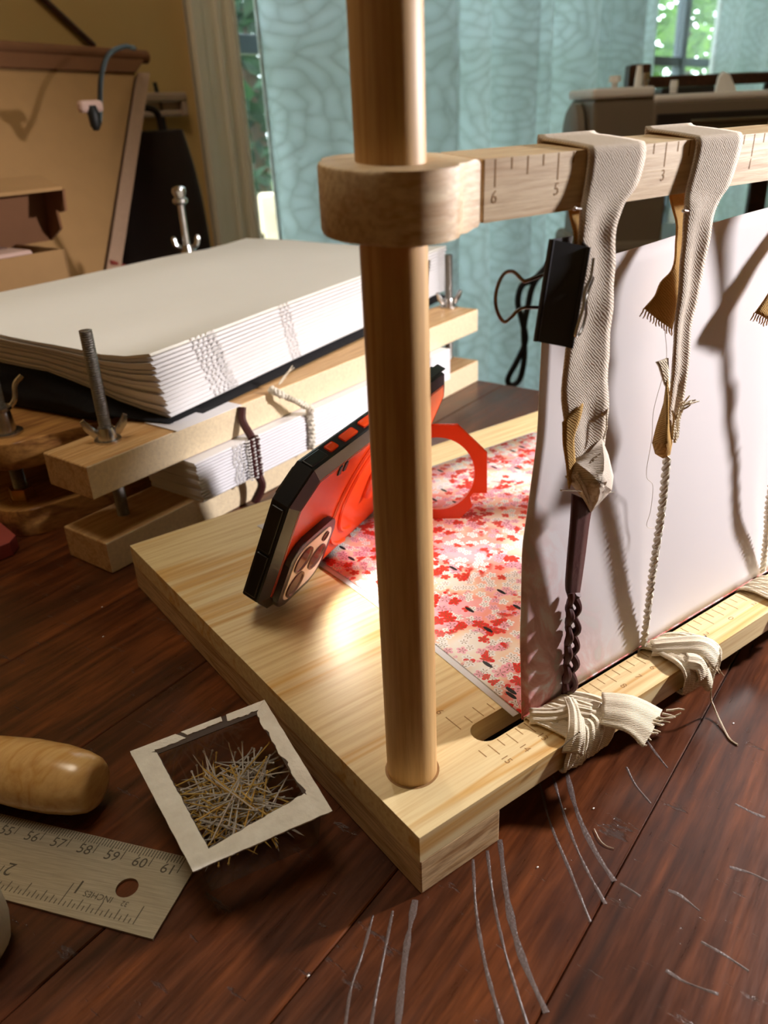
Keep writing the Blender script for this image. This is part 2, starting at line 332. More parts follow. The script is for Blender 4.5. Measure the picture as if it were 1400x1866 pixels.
def tube(bm, pts, r, n=8, closed=False, flat=None, caps=True):
    pts = [V(p) for p in pts]; k = len(pts); rr = r if isinstance(r, (list, tuple)) else [r] * k; rings = []; px = None
    for i, p in enumerate(pts):
        if closed: d = pts[(i + 1) % k] - pts[i - 1]
        else: d = pts[min(i + 1, k - 1)] - pts[max(i - 1, 0)]
        d.normalize()
        if px is None: x, y = frame_of(d)
        else:
            x = (px - d * px.dot(d)); x = x.normalized() if x.length > 1e-6 else frame_of(d)[0]; y = d.cross(x)
        px = x
        rings.append([bm.verts.new(p + x * (math.cos(2 * math.pi * j / n) * rr[i]) + y * (math.sin(2 * math.pi * j / n) * rr[i])) for j in range(n)])
    for i in range(k if closed else k - 1):
        a, b = rings[i], rings[(i + 1) % k]
        for j in range(n): bm.faces.new((a[j], a[(j + 1) % n], b[(j + 1) % n], b[j]))
    if not closed and caps: bm.faces.new(rings[0][::-1]); bm.faces.new(rings[-1])
def lathe(bm, base, axis, prof, n=28, x=None):
    """prof: (distance along axis, radius)"""
    axis = V(axis).normalized(); X, Y = frame_of(axis); base = V(base); rings = []
    for h, r in prof:
        rings.append([bm.verts.new(base + axis * h + X * (r * math.cos(2 * math.pi * j / n)) + Y * (r * math.sin(2 * math.pi * j / n))) for j in range(n)])
    for a, b in zip(rings, rings[1:]):
        for j in range(n): bm.faces.new((a[j], a[(j + 1) % n], b[(j + 1) % n], b[j]))
    bm.faces.new(rings[0][::-1]); bm.faces.new(rings[-1])
def grid(bm, rows, uv=False):
    vs = [[bm.verts.new(V(p)) for p in r] for r in rows]; lay = bm.loops.layers.uv.new('uv') if uv else None
    nr, nc = len(rows), len(rows[0])
    for i in range(nr - 1):
        for j in range(nc - 1):
            f = bm.faces.new((vs[i][j], vs[i][j + 1], vs[i + 1][j + 1], vs[i + 1][j]))
            if lay:
                for lp, (a, b) in zip(f.loops, ((i, j), (i, j + 1), (i + 1, j + 1), (i + 1, j))):
                    lp[lay].uv = uv[a][b] if isinstance(uv, list) else (b / (nc - 1), 1 - a / (nr - 1))
def sphere(bm, c, r, n=8, sc=(1, 1, 1)):
    g = bmesh.ops.create_uvsphere(bm, u_segments=n, v_segments=max(4, n // 2 + 1), radius=r)
    for v in g['verts']: v.co = V((v.co.x * sc[0], v.co.y * sc[1], v.co.z * sc[2])) + V(c)
def curve(pts, n=12):
    """Catmull-Rom through points"""
    pts = [V(p) for p in pts]; out = []
    q = [pts[0] * 2 - pts[1]] + pts + [pts[-1] * 2 - pts[-2]]
    for i in range(1, len(q) - 2):
        for k in range(n):
            t = k / n; a, b, c, d = q[i - 1], q[i], q[i + 1], q[i + 2]
            out.append(.5 * ((2 * b) + (c - a) * t + (2 * a - 5 * b + 4 * c - d) * t * t + (3 * b - a - 3 * c + d) * t ** 3))
    return out + [pts[-1]]
def lerp(a, b, t): return V(a) * (1 - t) + V(b) * t
def text_mesh(txt, size, O, X, Y, depth=.02, align='CENTER'):
    """lettering as a bmesh: size in cm, O = anchor, X = reading direction, Y = up direction"""
    cu = bpy.data.curves.new('t', 'FONT'); cu.body = txt; cu.size = size; cu.align_x = align; cu.align_y = 'CENTER'; cu.extrude = 0; cu.resolution_u = 3
    ob = bpy.data.objects.new('t', cu); COL.objects.link(ob)
    me = bpy.data.meshes.new_from_object(ob.evaluated_get(bpy.context.evaluated_depsgraph_get()))
    bpy.data.objects.remove(ob); bpy.data.curves.remove(cu)
    bm = B(); bm.from_mesh(me); bpy.data.meshes.remove(me); X = V(X).normalized(); Y = V(Y).normalized(); N = X.cross(Y)
    for v in bm.verts: v.co = V(O) + X * v.co.x + Y * v.co.y + N * depth
    return bm
# ================================================================== the room
FZ, CZ, WT = -75, 170, 119                 # floor, ceiling, window wall (t)
S0, S1, T0 = -230, 560, -260               # room extents along the table axes
DO0, DO1, DOZ = 87, 500, 140               # door / window opening in the window wall
def slab(name, s0, s1, t0, t1, z0, z1, mat, parent=None):
    bm = B(); box(bm, ST(s0, t0, z0), TA * (s1 - s0), TB * (t1 - t0), UP * (z1 - z0)); return finish(name, bm, mat, parent)
struct(slab('floor', S0, S1, T0, WT + 12, FZ - 6, FZ, 'floor'))
struct(slab('ceiling', S0, S1, T0, WT + 12, CZ, CZ + 6, 'ceiling'))
struct(slab('wall_left', S0 - 8, S0, T0, WT + 12, FZ - 6, CZ + 6, 'wall'))
struct(slab('wall_right', S1, S1 + 8, T0, WT + 12, FZ - 6, CZ + 6, 'wall'))
struct(slab('wall_front', S0 - 8, S1 + 8, T0 - 8, T0, FZ - 6, CZ + 6, 'wall'))
bm = B()
box(bm, ST(S0, WT, FZ), TA * (DO0 - S0), TB * 12, UP * (CZ - FZ))
box(bm, ST(DO1, WT, FZ), TA * (S1 - DO1), TB * 12, UP * (CZ - FZ))
box(bm, ST(DO0, WT, DOZ), TA * (DO1 - DO0), TB * 12, UP * (CZ - DOZ))
struct(finish('wall_back', bm, 'wall'))
# door casing: stepped moulding
bm = B()
for s0, s1, d in ((77, 87.5, 1.2), (77, 79.4, 2.0), (83, 84.2, 1.9), (86.2, 87.5, 2.4)): box(bm, ST(s0, WT - d, FZ), TA * (s1 - s0), TB * (d + .5), UP * (DOZ + 6 - FZ), .25)
struct(finish('trim_1', bm, 'trim'))
bm = B(); box(bm, ST(74, WT - 1.5, DOZ), TA * (DO1 - 74), TB * 2, UP * 8, .3); struct(finish('trim_2', bm, 'trim'))
# chair rail that stops short of the casing
rz0 = Tp(300, 213, WT - 2).z; rz1 = Tp(300, 168, WT - 2).z; rs = Tp(341, 190, WT - 2).dot(TA)
bm = B(); box(bm, ST(S0, WT - 1.2, rz0), TA * (rs - S0), TB * 1.4, UP * (rz1 - rz0)); box(bm, ST(S0, WT - 2.4, rz1 - 1.5), TA * (rs - S0), TB * 2.6, UP * 1.5, .4); box(bm, ST(S0, WT - 1.8, rz0), TA * (rs - S0), TB * 2, UP * 1, .3)
box(bm, ST(rs - 1.2, WT - 2.2, rz0), TA * 1.2, TB * 2.4, UP * (rz1 - rz0), .2)
struct(finish('trim_3', bm, 'trim_brown'))
bm = B(); box(bm, ST(S0, WT - 1.5, FZ), TA * (74 - S0), TB * 1.5, UP * 11, .3); struct(finish('baseboard_back', bm, 'trim'))
# glazed doors: four leaves, each with stiles, rails and panes
GL = [(DO0, 116), (116, 250), (250, 358), (358, DO1)]
for i, (s0, s1) in enumerate(GL):
    e = bpy.data.objects.new('window_%d' % (i + 1), None); COL.objects.link(e); e['kind'] = 'structure'; ORG[e] = ST((s0 + s1) / 2, WT + 6, FZ); e.location = ORG[e] * S
    fw = 3.2 if i else 2.2
    for a, b_ in ((s0, s0 + fw), (s1 - fw, s1)):
        bm = B(); box(bm, ST(a, WT + 4, FZ), TA * (b_ - a), TB * 4, UP * (DOZ - FZ), .3); finish('stile', bm, 'frame_dark', e)
    zr = [FZ, -20, 38, DOZ]
    for z, hh in ((FZ, 12), (-21.5, 3), (36.5, 3.4), (DOZ - 7, 7)):
        bm = B(); box(bm, ST(s0 + fw, WT + 4.5, z), TA * (s1 - s0 - 2 * fw), TB * 3, UP * hh, .2); finish('rail', bm, 'frame_dark', e)
    for z0, z1 in ((FZ + 12, -21.5), (-18.5, 36.5), (39.9, DOZ - 7)):
        bm = B(); box(bm, ST(s0 + fw, WT + 5.8, z0), TA * (s1 - s0 - 2 * fw), TB * .4, UP * (z1 - z0)); finish('pane', bm, 'glass', e)
# curtains: pleated panels hanging in front of the glass
bm = B(); tube(bm, [ST(70, WT - 6, DOZ + 15.2), ST(DO1 + 25, WT - 6, DOZ + 15.2)], 1.3, 12); sphere(bm, ST(69, WT - 6, DOZ + 15.2), 2.4, 12)
for s_ in (72, 290, 515): box(bm, ST(s_ - .6, WT - 6, DOZ + 14.6), TA * 1.2, TB * 6, UP * 1.2)
tag(finish('curtain_rod', bm, 'frame_dark', smooth=True), 'long dark curtain rod above the glass doors', 'curtain rod')
def curtain(name, s0, s1, label, folds, amp, seed):
    ns = int(folds * 14); rows, uvs = [], []
    for iz in range(34):
        z = DOZ + 11 - iz * (DOZ + 11 - FZ - 3) / 33; r, q = [], []
        for j in range(ns + 1):
            f = j / ns; s = s0 + (s1 - s0) * f
            ph = f * folds * 2 * math.pi; k = .35 + .65 * min(1, iz / 6)
            t = WT - 8.5 + amp * k * (math.sin(ph + .6 * math.sin(ph * .37 + seed)) + .35 * math.sin(ph * .5 + seed * 2 + iz * .04))
            r.append(ST(s, t, z)); q.append((f * (s1 - s0) * 1.35 * S, z * S))
        rows.append(r); uvs.append(q)
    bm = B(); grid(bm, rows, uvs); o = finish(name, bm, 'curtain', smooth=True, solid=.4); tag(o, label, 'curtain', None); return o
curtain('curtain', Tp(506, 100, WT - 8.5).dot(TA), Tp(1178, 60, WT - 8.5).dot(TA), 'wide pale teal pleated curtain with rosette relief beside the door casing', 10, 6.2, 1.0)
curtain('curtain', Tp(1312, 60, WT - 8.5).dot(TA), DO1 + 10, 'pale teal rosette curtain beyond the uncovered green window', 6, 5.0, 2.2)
# ------------------------------------------------------------------ garden behind the glass
bm = B(); box(bm, ST(-900, WT + 14, FZ - 25), TA * 3200, TB * 2600, UP * 15); tag(finish('lawn', bm, 'lawn'), 'sunlit green lawn outside the glass doors', 'lawn')
bm = B()
for i in range(9): box(bm, ST(20, WT + 20 + i * 15, FZ - 10), TA * 230, TB * 14.2, UP * 6)
dk = finish('deck', bm, 'deck'); tag(dk, 'weathered grey plank deck outside the glass doors', 'deck')
def tree(base, crown, rx, rz, n, mat, label):
    t = thing('garden_tree', label, 'tree', base)
    bm = B(); tube(bm, [base, lerp(base, crown, .5) + TA * 6, crown], [9, 7, 3], 9); finish('trunk', bm, 'bark', t, True)
    bm = B(); rnd = random.Random(int(crown[0] * 7) & 9999)
    for _ in range(n):
        d = V((rnd.gauss(0, 1), rnd.gauss(0, 1), rnd.gauss(0, 1))).normalized() * (rnd.random() ** .4)
        c = V(crown) + V((d.x * rx, d.y * rx, d.z * rz)); a = V((rnd.uniform(-1, 1), rnd.uniform(-1, 1), rnd.uniform(-.6, .6))).normalized(); b_ = a.cross(V((rnd.uniform(-1, 1), rnd.uniform(-1, 1), 1))).normalized()
        L_ = rnd.uniform(7, 13); vs = [bm.verts.new(c + a * (L_ * x) + b_ * (L_ * y)) for x, y in ((-1, 0), (-.2, .45), (1, 0), (-.2, -.45))]; bm.faces.new(vs)
    o = finish('foliage', bm, mat, t); o['kind'] = 'stuff'
def at_az(u, dist, z):
    d = ray(u, 200); d.z = 0; d.normalize(); return V((CAM.x, CAM.y, 0)) + d * dist + UP * z
for (u, dist, zc_, rx, rz, n, mt, lb) in (
    (1240, 800, 80, 140, 150, 2600, 'leaf1', 'bright sunlit leafy tree in the uncovered window'),
    (1000, 2000, 150, 180, 215, 2200, 'leaf1', 'tall light green tree behind the wide curtain'),
    (455, 640, 90, 75, 150, 1500, 'leaf2', 'deep green tree in the narrow glass beside the casing'),
    (330, 1300, 110, 230, 180, 2200, 'leaf2', 'broad dark tree far behind the narrow glass'),
    (1400, 1150, 140, 170, 190, 2200, 'leaf1', 'large yellow green tree far behind the window gap')):
    c = at_az(u, dist, zc_); tree(V((c.x, c.y, FZ - 8)), c, rx, rz, n, mt, lb)
# beige patio chair outside the narrow glass
pc = at_az(500, 285, 0); pc.z = FZ - 4
ch = thing('patio_chair', 'beige patio chair outside the narrow pane beside the casing', 'chair', pc)
ax = (at_az(560, 285, 0) - at_az(500, 285, 0)).normalized(); ay = UP.cross(ax)
zt = 25.6 - (345 - 207) / 1640 * 285
bm = B(); box(bm, pc + ax * -10 + UP * 40, ax * 46, ay * 44, UP * 4, 1); finish('seat', bm, 'chair_beige', ch)
bm = B(); box(bm, V((pc.x, pc.y, zt - 12)) + ax * -8, ax * 44, ay * 4, UP * 13, 1.2); finish('backrest', bm, 'chair_beige', ch)
for dx in (-7, 30):
    bm = B(); box(bm, pc + ax * dx, ax * 5, ay * 4, UP * (zt - pc.z - 4), .6); finish('leg', bm, 'chair_beige', ch)
    bm = B(); box(bm, pc + ax * dx - ay * -40, ax * 5, ay * 4, UP * 42, .6); finish('leg', bm, 'chair_beige', ch)
# ================================================================== the table
TS0, TS1, TT0, TT1 = -75, 35.2, -40, 113
tb = thing('dining_table', 'dark walnut plank dining table with curved saw marks', 'table', ST((TS0 + TS1) / 2, (TT0 + TT1) / 2, FZ))
seams = [TT0, -31.5, -23, -15, -8, .45, 7.3, 14.5, 23.2, 32.2, 41, 50, 59, 68, 77, 86, 95, TT1]
planks = []
for i, (a, b_) in enumerate(zip(seams, seams[1:])):
    bm = B(); box(bm, ST(TS0, a + .02, -3.2), TA * (TS1 - TS0), TB * (b_ - a - .04), UP * 3.2, .05, 1); planks.append(finish('plank', bm, M['tables'][i % 3], tb))
bm = B(); box(bm, ST(TS0 + .3, TT0 + .3, -3.4), TA * (TS1 - TS0 - .6), TB * (TT1 - TT0 - .6), UP * 3.0); finish('underframe', bm, 'darkwood', tb)
for (a, b_, c, d) in ((TS0 + 5, TT0 + 5, TS1 - TS0 - 10, 2.5), (TS0 + 5, TT1 - 7.5, TS1 - TS0 - 10, 2.5)):
    bm = B(); box(bm, ST(a, b_, -12), TA * c, TB * d, UP * 8.6); finish('apron', bm, 'darkwood', tb)
for a in (TS0 + 4, TS1 - 12):
    for b_ in (TT0 + 4, TT1 - 12):
        bm = B(); box(bm, ST(a, b_, FZ), TA * 8, TB * 8, UP * (-3.4 - FZ), .6); finish('leg', bm, 'darkwood', tb)
def groove(px, wd, plank):
    c = curve([Zp(u, v, 0) for u, v in px], 6); bm = B(); L_, Rr = [], []
    for i, p in enumerate(c):
        d = (c[min(i + 1, len(c) - 1)] - c[max(i - 1, 0)]); d.z = 0; d.normalize(); nrm = V((-d.y, d.x, 0)); k = 1.35 * wd * (.75 + .5 * mnoise.noise(p * 1.3))
        L_.append((p + nrm * k + UP * .004, p + UP * .022, p - nrm * k + UP * .004))
    grid(bm, L_); finish('saw_groove', bm, 'groove', plank, True)
for px, wd in (([(984, 1428), (1003, 1500), (1040, 1590), (1076, 1680)], .05), ([(1008, 1414), (1030, 1490), (1062, 1570), (1104, 1648)], .06), ([(1032, 1404), (1052, 1480), (1084, 1550), (1120, 1606)], .09),
               ([(862, 1566), (868, 1660), (885, 1760), (918, 1880)], .06), ([(888, 1550), (900, 1640), (922, 1740), (962, 1870)], .05), ([(911, 1530), (925, 1640), (950, 1740), (996, 1846)], .1),
               ([(680, 1668), (660, 1740), (640, 1800), (628, 1880)], .05), ([(716, 1660), (700, 1740), (686, 1810), (675, 1880)], .05), ([(757, 1640), (742, 1720), (732, 1800), (724, 1880)], .1),
               ([(1142, 1398), (1158, 1430), (1186, 1464)], .05), ([(1176, 1345), (1195, 1372), (1217, 1400)], .045)):
    groove(px, wd, planks[5])
for px in (([(1214, 1768), (1250, 1790), (1310, 1812)]), ([(1130, 1610), (1150, 1622), (1168, 1634)]), ([(1340, 1465), (1370, 1480), (1395, 1490)]), ([(1278, 1716), (1320, 1740), (1365, 1770)]), ([(1218, 1622), (1240, 1632), (1275, 1660)]), ([(1330, 1580), (1365, 1590), (1400, 1606)])):
    groove(px, .05, planks[4])
# ================================================================== the sewing frame
LX, DY, T1, FW, YS, PX, PY, PR = 20.0, 27.78, 1.209, 3.89, 1.943, 18.147, 2.752, .956
YB = 3.13                                                 # back edge of the slot
sf = thing('bookbinding_stand', 'pale wooden bookbinding frame with round posts, ruled crossbar and slotted board', 'sewing frame', (0, DY / 2, 0))
# board with a round-ended slot
bm = B()
outer = [(-LX, 0), (LX, 0), (LX, DY), (-LX, DY)]
rs_ = (YB - YS) / 2; ym = (YB + YS) / 2; xs = 15.15 - rs_
slot = [(-xs + rs_ * math.cos(a), ym + rs_ * math.sin(a)) for a in [math.pi / 2 + math.pi * i / 10 for i in range(11)]] + [(xs + rs_ * math.cos(a), ym + rs_ * math.sin(a)) for a in [-math.pi / 2 + math.pi * i / 10 for i in range(11)]]
def ringface(bm, z):
    vo = [bm.verts.new((x, y, z)) for x, y in outer]; vi = [bm.verts.new((x, y, z)) for x, y in slot]
    n = len(vi) // 2
    fs = [bm.faces.new([vo[0], vo[1]] + [vi[n + 5]] + [vi[k] for k in range(n + 4, n - 1, -1)] + [vi[k] for k in range(n - 1, 4, -1)]),
          bm.faces.new([vo[2], vo[3]] + [vi[5]] + [vi[k] for k in range(4, -1, -1)] + [vi[k] for k in range(2 * n - 1, n + 4, -1)]),
          bm.faces.new([vo[3], vo[0], vi[5]]), bm.faces.new([vo[1], vo[2], vi[n + 5]])]
    return vo, vi
o1, i1 = ringface(bm, H); o2, i2 = ringface(bm, H - T1)
for a, b_ in ((o1, o2), (i1, i2)):
    for k in range(len(a)): bm.faces.new((a[k], a[(k + 1) % len(a)], b_[(k + 1) % len(a)], b_[k]))
board = finish('base_board', bm, 'pine', sf)
for x0 in (-LX, LX - FW):
    bm = B(); box(bm, (x0, 0, 0), (FW, 0, 0), (0, DY, 0), (0, 0, H - T1), .06, 2); finish('foot', bm, 'foot', sf)
for sx in (-1, 1):
    bm = B(); lathe(bm, (sx * PX, PY, H - T1), UP, [(0, PR), (T1, PR), (T1 + .05, PR), (20, PR), (36, PR), (36.3, PR * .9)], 40); finish('post', bm, 'post', sf, True)
    bm = B(); lathe(bm, (sx * PX, PY, H + .001), UP, [(0, PR + .09), (.012, PR + .09)], 40); finish('post_hole_rim', bm, 'engrave', sf, True)
# crossbar: rounded collars joined by the ruled bar, rolled a little towards the front
ZC0, ZC1 = H + 19.75, H + 21.42; YF = 1.78; YK = 3.65
def roll(p):
    a = math.radians(5); p = V(p); y, z = p.y - YF, p.z - ZC1
    return V((p.x, YF + y * math.cos(a) - z * math.sin(a) * 0.2, ZC1 + y * math.sin(a) + z * math.cos(a)))
CR = 2.0
def collar(sx):
    out = []
    for i in range(29):
        a = math.radians(38) + math.radians(284) * i / 28; out.append((sx * -1 * (PX - CR * math.cos(a)), PY + CR * .93 * math.sin(a)))
    # a short shoulder that turns into the bar
    ex = PX - 2.35
    return [(-sx * ex, YK - .1)] + out + [(-sx * ex, YF)]
bm = B(); prism(bm, [roll((-15.7, YF, ZC0)), roll((-15.7, YF, ZC1)), roll((-15.7, YK, ZC1)), roll((-15.7, YK, ZC0))], (31.4, 0, 0), .06); cb = finish('crossbar', bm, 'bar', sf)
for sx in (1, -1):
    bm = B(); pts = collar(sx); prism(bm, [roll((x, y, ZC0 - .12)) for x, y in pts], roll((0, YF, ZC1 + .02)) - roll((0, YF, ZC0 - .12)), .12); finish('collar', bm, 'bar', cb, True)
# quarter-inch ticks and numerals burnt into the crossbar
for q in range(-24, 25):
    x = q * .635; ln = .75 if q % 4 == 0 else (.5 if q % 2 == 0 else .32)
    bm = B(); a = roll((x - .028, YF - .004, ZC1 - ln)); b_ = roll((x - .028, YF - .004, ZC1 - .01)); prism(bm, [a, a + V((.056, 0, 0)), b_ + V((.056, 0, 0)), b_], (0, .006, 0)); finish('tick_mark', bm, 'engrave', cb)
    if q % 4 == 0 and abs(q) <= 24:
        o_ = roll((x - .02, YF, ZC1 - 1.02)); bm = text_mesh(str(abs(q) // 4), .5, o_, (1, 0, .05), (.06, 0, 1), .006); finish('numeral', bm, 'engrave', cb)
# half-centimetre scale on the front strip, inch scale behind the slot
for q in range(-31, 32):
    x = q * .5; ln = .68 if q % 2 == 0 else .46
    if abs(x) == 1: ln = .8
    bm = B(); box(bm, (x - .022, YS - .06 - ln, H), (.044, 0, 0), (0, ln, 0), (0, 0, .004)); finish('tick_mark', bm, 'engrave', board)
    if q % 2 == 0 and abs(x) <= 15 and abs(x) != 1:
        bm = text_mesh(str(abs(q) // 2), .46, (x, YS - 1.1, H), (0, -1, 0), (1, 0, 0), .004); finish('numeral', bm, 'engrave', board)
for q in range(-24, 25):
    x = q * .635; ln = .95 if q % 4 == 0 else (.7 if q % 2 == 0 else .5)
    if not -15.3 < x < -11: continue
    bm = B(); box(bm, (x - .022, YB + .1, H), (.044, 0, 0), (0, ln, 0), (0, 0, .004)); finish('tick_mark', bm, 'engrave', board)
    if q % 4 == 0:
        bm = text_mesh(str(abs(q) // 4), .5, (x, YB + 1.45, H), (0, -1, 0), (1, 0, 0), .004); finish('numeral', bm, 'engrave', board)
# ================================================================== folded printed endpaper: flat leaf on the board, standing leaf behind the tapes
def leaf_y(x, z):
    b_ = .055 * z + .0015 * z * z * .0 + .22 * math.sin(max(0, z) / 18 * math.pi) * math.exp(-((x + 12.5) / 5) ** 2) * -1
    return 2.1 + b_ + .12 * math.sin(x * .5 + z * .12) * z / 18
def left_x(z):
    k = [(0, -12.9), (4, -13.1), (8, -13.0), (12, -12.15), (15.3, -11.85), (18.4, -11.5)]
    for (a, xa), (b_, xb) in zip(k, k[1:]):
        if z <= b_: t = (z - a) / (b_ - a); return xa + (xb - xa) * t
    return k[-1][1]
XR = 11.0
ep = thing('endpaper_sheet', 'folded sheet printed with red and pink blossoms, one white-backed leaf standing up behind the tapes', 'decorated paper', (0, 2.2, H))
rows, n = [], 44
for i in range(31):
    r = []
    for j in range(n + 1):
        f = j / n; x = None
        zt_ = 17.65 + .06 * (f * (XR + 12) )
        z = zt_ * (1 - i / 30) - .05 * (i == 30); xl = left_x(z); x = xl + (XR - xl) * f
        r.append((x, leaf_y(x, z), H + z + .02))
    rows.append(r)
bm = B(); grid(bm, rows, True); finish('standing_leaf', bm, 'endleaf', ep, True, .03)
P_ = [Zp(585, 1020, H + .12), Zp(955, 1306, H + .12)]
def flat_leaf(name, dz, ext, mat, parent=None, base=None):
    bm = B(); r = []
    for i in range(9):
        t = i / 8; yl = 2.15 + ext[2] + (24.5 + ext[1] - 2.15) * t; xl = -12.82 - ext[0] + (.55 * math.sin(t * math.pi * .9)) ; row = []
        for j in range(13):
            f = j / 12; row.append((xl + (XR - xl) * f, yl + .012 * 0 + (-.03) * f * t * 8, H + dz + .03 * math.sin(t * 3.0) * (1 - f)))
        r.append(row)
    grid(bm, r); return finish(name, bm, mat, parent, True, .03, base=base)
flat_leaf('flat_leaf', .16, (0, 0, 0), 'chiyo', ep)
bm = B(); tube(bm, [(-12.85, 2.1, H + .08), (XR, 2.1, H + .08)], .05, 6); finish('fold', bm, 'endleaf', ep, True)
tag(flat_leaf('paper_sheet', .05, (.28, .1, .25), 'paper_cool'), 'plain white sheet lying under the printed blossom paper', 'paper')
# dark cloth-bound board edge seen inside the slot under the standing leaf
# ================================================================== tapes on the crossbar
def ribbon(name, px, ys, mat, parent, sub=4, nw=7, solid=.07, wob=.14, curl=0.0):
    """px: list of (uL,vL,uR,vR); ys: depth (y) of every row"""
    a = curve([Yp(p[0], p[1], y) for p, y in zip(px, ys)], sub); b_ = curve([Yp(p[2], p[3], y) for p, y in zip(px, ys)], sub); rows = []
    for i, (p, q) in enumerate(zip(a, b_)):
        r = []
        for j in range(nw + 1):
            f = j / nw; c = lerp(p, q, f); c.y += wob * mnoise.noise(c * .9) - curl * math.sin(f * math.pi); r.append(c)
        rows.append(r)
    bm = B(); grid(bm, rows); return finish(name, bm, mat, parent, True, solid)
def fringe(name, pts, dirs, mat, parent, r=.025, bend=.15):
    bm = B(); rnd = random.Random(3)
    for p, d in zip(pts, dirs):
        p, d = V(p), V(d); q = [p + d * t + V((rnd.uniform(-1, 1), rnd.uniform(-1, 1), rnd.uniform(-1, 1))) * bend * t * d.length for t in (0, .35, .7, 1)]; tube(bm, q, [r, r, r * .9, r * .6], 5)
    return finish(name, bm, mat, parent, True)
def pin(label, a, b_, head=.07, r=.028, group=None, mat='steel'):
    a, b_ = V(a), V(b_); t = thing('sewing_pin', label, 'pin', b_, group); bm = B(); tube(bm, [a, lerp(a, b_, .9), b_], [r, r, r * .2], 6); finish('shaft', bm, mat, t, True)
    bm = B(); sphere(bm, a, head, 8); finish('head', bm, mat, t, True); return t
def tape_band(tp, xl, xr, px, ys, mat='linen', nw=8, sub=4):
    """the bight of a tape lying over the bar: up the back, across the top, down the front"""
    prof = [(YK + .1, ZC0 - .3), (YK + .1, ZC1 + .2), (YK - .1, ZC1 + .28), (YF + .2, ZC1 + .1), (YF - .1, ZC1 - .02), (YF - .12, ZC1 - .5)]
    A_ = [V((xl, y, z)) for y, z in prof] + [(p[0] if len(p) == 2 else Yp(p[0], p[1], y)) for p, y in zip(px, ys)]; B_ = [V((xr, y, z)) for y, z in prof] + [(p[1] if len(p) == 2 else Yp(p[2], p[3], y)) for p, y in zip(px, ys)]
    rows = []
    for i, (p, q) in enumerate(zip(curve(A_, sub), curve(B_, sub))):
        r = []
        for j in range(nw + 1):
            c = lerp(p, q, j / nw); k = max(0, min(1, (i - 4 * len(prof)) / 6)); c.y += .13 * mnoise.noise(c * .9) * k - .05 * k * math.sin(j / nw * math.pi * 2.2 + .4); r.append(c)
        rows.append(r)
    bm = B(); grid(bm, rows); return finish('woven_band', bm, mat, tp, True, .08)
xl, xr = Yp(1070, 300, 1.7).x, Yp(1172, 290, 1.7).x
t1 = thing('linen_tape', 'wide linen tape looped over the crossbar and folded round a brown leather strip', 'linen tape', Yp(1075, 900, 1.6), 'linen tapes hanging from the crossbar')
tape_band(t1, xl, xr, [(1065, 348, 1160, 338), (1056, 385, 1135, 372), (1052, 420, 1118, 415), (1050, 480, 1117, 480), (1040, 560, 1113, 560), (1030, 650, 1109, 650), (1026, 730, 1106, 735), (1030, 790, 1102, 770), (1036, 850, 1098, 820)], [1.63, 1.6, 1.6, 1.62, 1.66, 1.7, 1.72, 1.74, 1.76])
ribbon('rear_band', [(1036, 376, 1062, 372), (1040, 400, 1062, 398), (1046, 430, 1068, 430), (1044, 480, 1070, 480)], [2.5, 2.1, 1.9, 1.8], 'linen_back', t1)
ribbon('turned_edge', [(1026, 770, 1062, 735), (1027, 800, 1056, 762), (1030, 850, 1046, 800), (1034, 890, 1046, 850)], [1.6, 1.56, 1.56, 1.6], 'linen_back', t1, 4, 4)
# the folded-up end: a puckered pouch
pp = [(1032, 868), (1044, 838), (1072, 824), (1098, 800), (1106, 828), (1118, 868), (1114, 894), (1098, 908), (1078, 934), (1062, 908)]
cc = Yp(1076, 872, 1.15); bm = B(); ring1 = [Yp(u, v, 1.62) for u, v in pp]; N_ = len(ring1)
rr_ = [[lerp(p, cc, t) + V((0, -.42 * math.sin(t * math.pi / 2), 0)) + V((0, .05 * math.sin(i * 2.6 + t * 5), 0)) for i, p in enumerate(ring1 + ring1[:1])] for t in (0, .2, .45, .7, .97)]
grid(bm, rr_); finish('folded_end', bm, 'linen', t1, True, .06)
bm = B()
for k in range(9): tube(bm, [Yp(1046 + k * 6, 866 - k * 5, 1.3), Yp(1058 + k * 6, 884 - k * 2, 1.12), Yp(1074 + k * 3, 922 - k * 7, 1.4)], .035, 5)
finish('pleat_threads', bm, 'linen', t1, True)
fringe('loose_thread', [Yp(1100, 800, 1.5)], [Yp(1118, 735, 1.5) - Yp(1100, 800, 1.5)], 'cotton', t1, .035, .12)
pin('steel pin through the wide tape just under the crossbar', Yp(1048, 380, 1.5), Yp(1088, 386, 1.62) + V((.6, .1, -.05)))
pin('pin stuck across the folded end above the leather strip', Yp(1023, 893, 1.3), Yp(1120, 897, 1.55), .045, .02)
# binder clip
clp = thing('binder_clip', 'black binder clip gripping the leaf and the wide tape', 'binder clip', Yp(1010, 630, 1.6))
c0 = [Yp(1006, 436, 1.3), Yp(1072, 450, 1.05), Yp(1040, 634, 1.05), Yp(977, 622, 1.3)]
ins = V((1.15, .55, 0))
bm = B(); a, b_, c_, d_ = c0; e0 = (a + b_) / 2 + ins + V((0, .3, 0)); e1 = (d_ + c_) / 2 + ins + V((0, .3, 0))
for q in ((a, b_, c_, d_),): grid(bm, [[a, b_], [d_, c_]])
grid(bm, [[b_, e0 + V((.1, -.05, 0))], [c_, e1 + V((.1, -.05, 0))]]); grid(bm, [[a, e0 + V((0, .1, 0))], [d_, e1 + V((0, .1, 0))]]); finish('clip_body', bm, 'clip_black', clp, False, .06)
bm = B()
for p, q in ((a, d_), (b_, c_)): tube(bm, [p, q], .09, 8)
finish('hinge_rolls', bm, 'clip_black', clp, True)
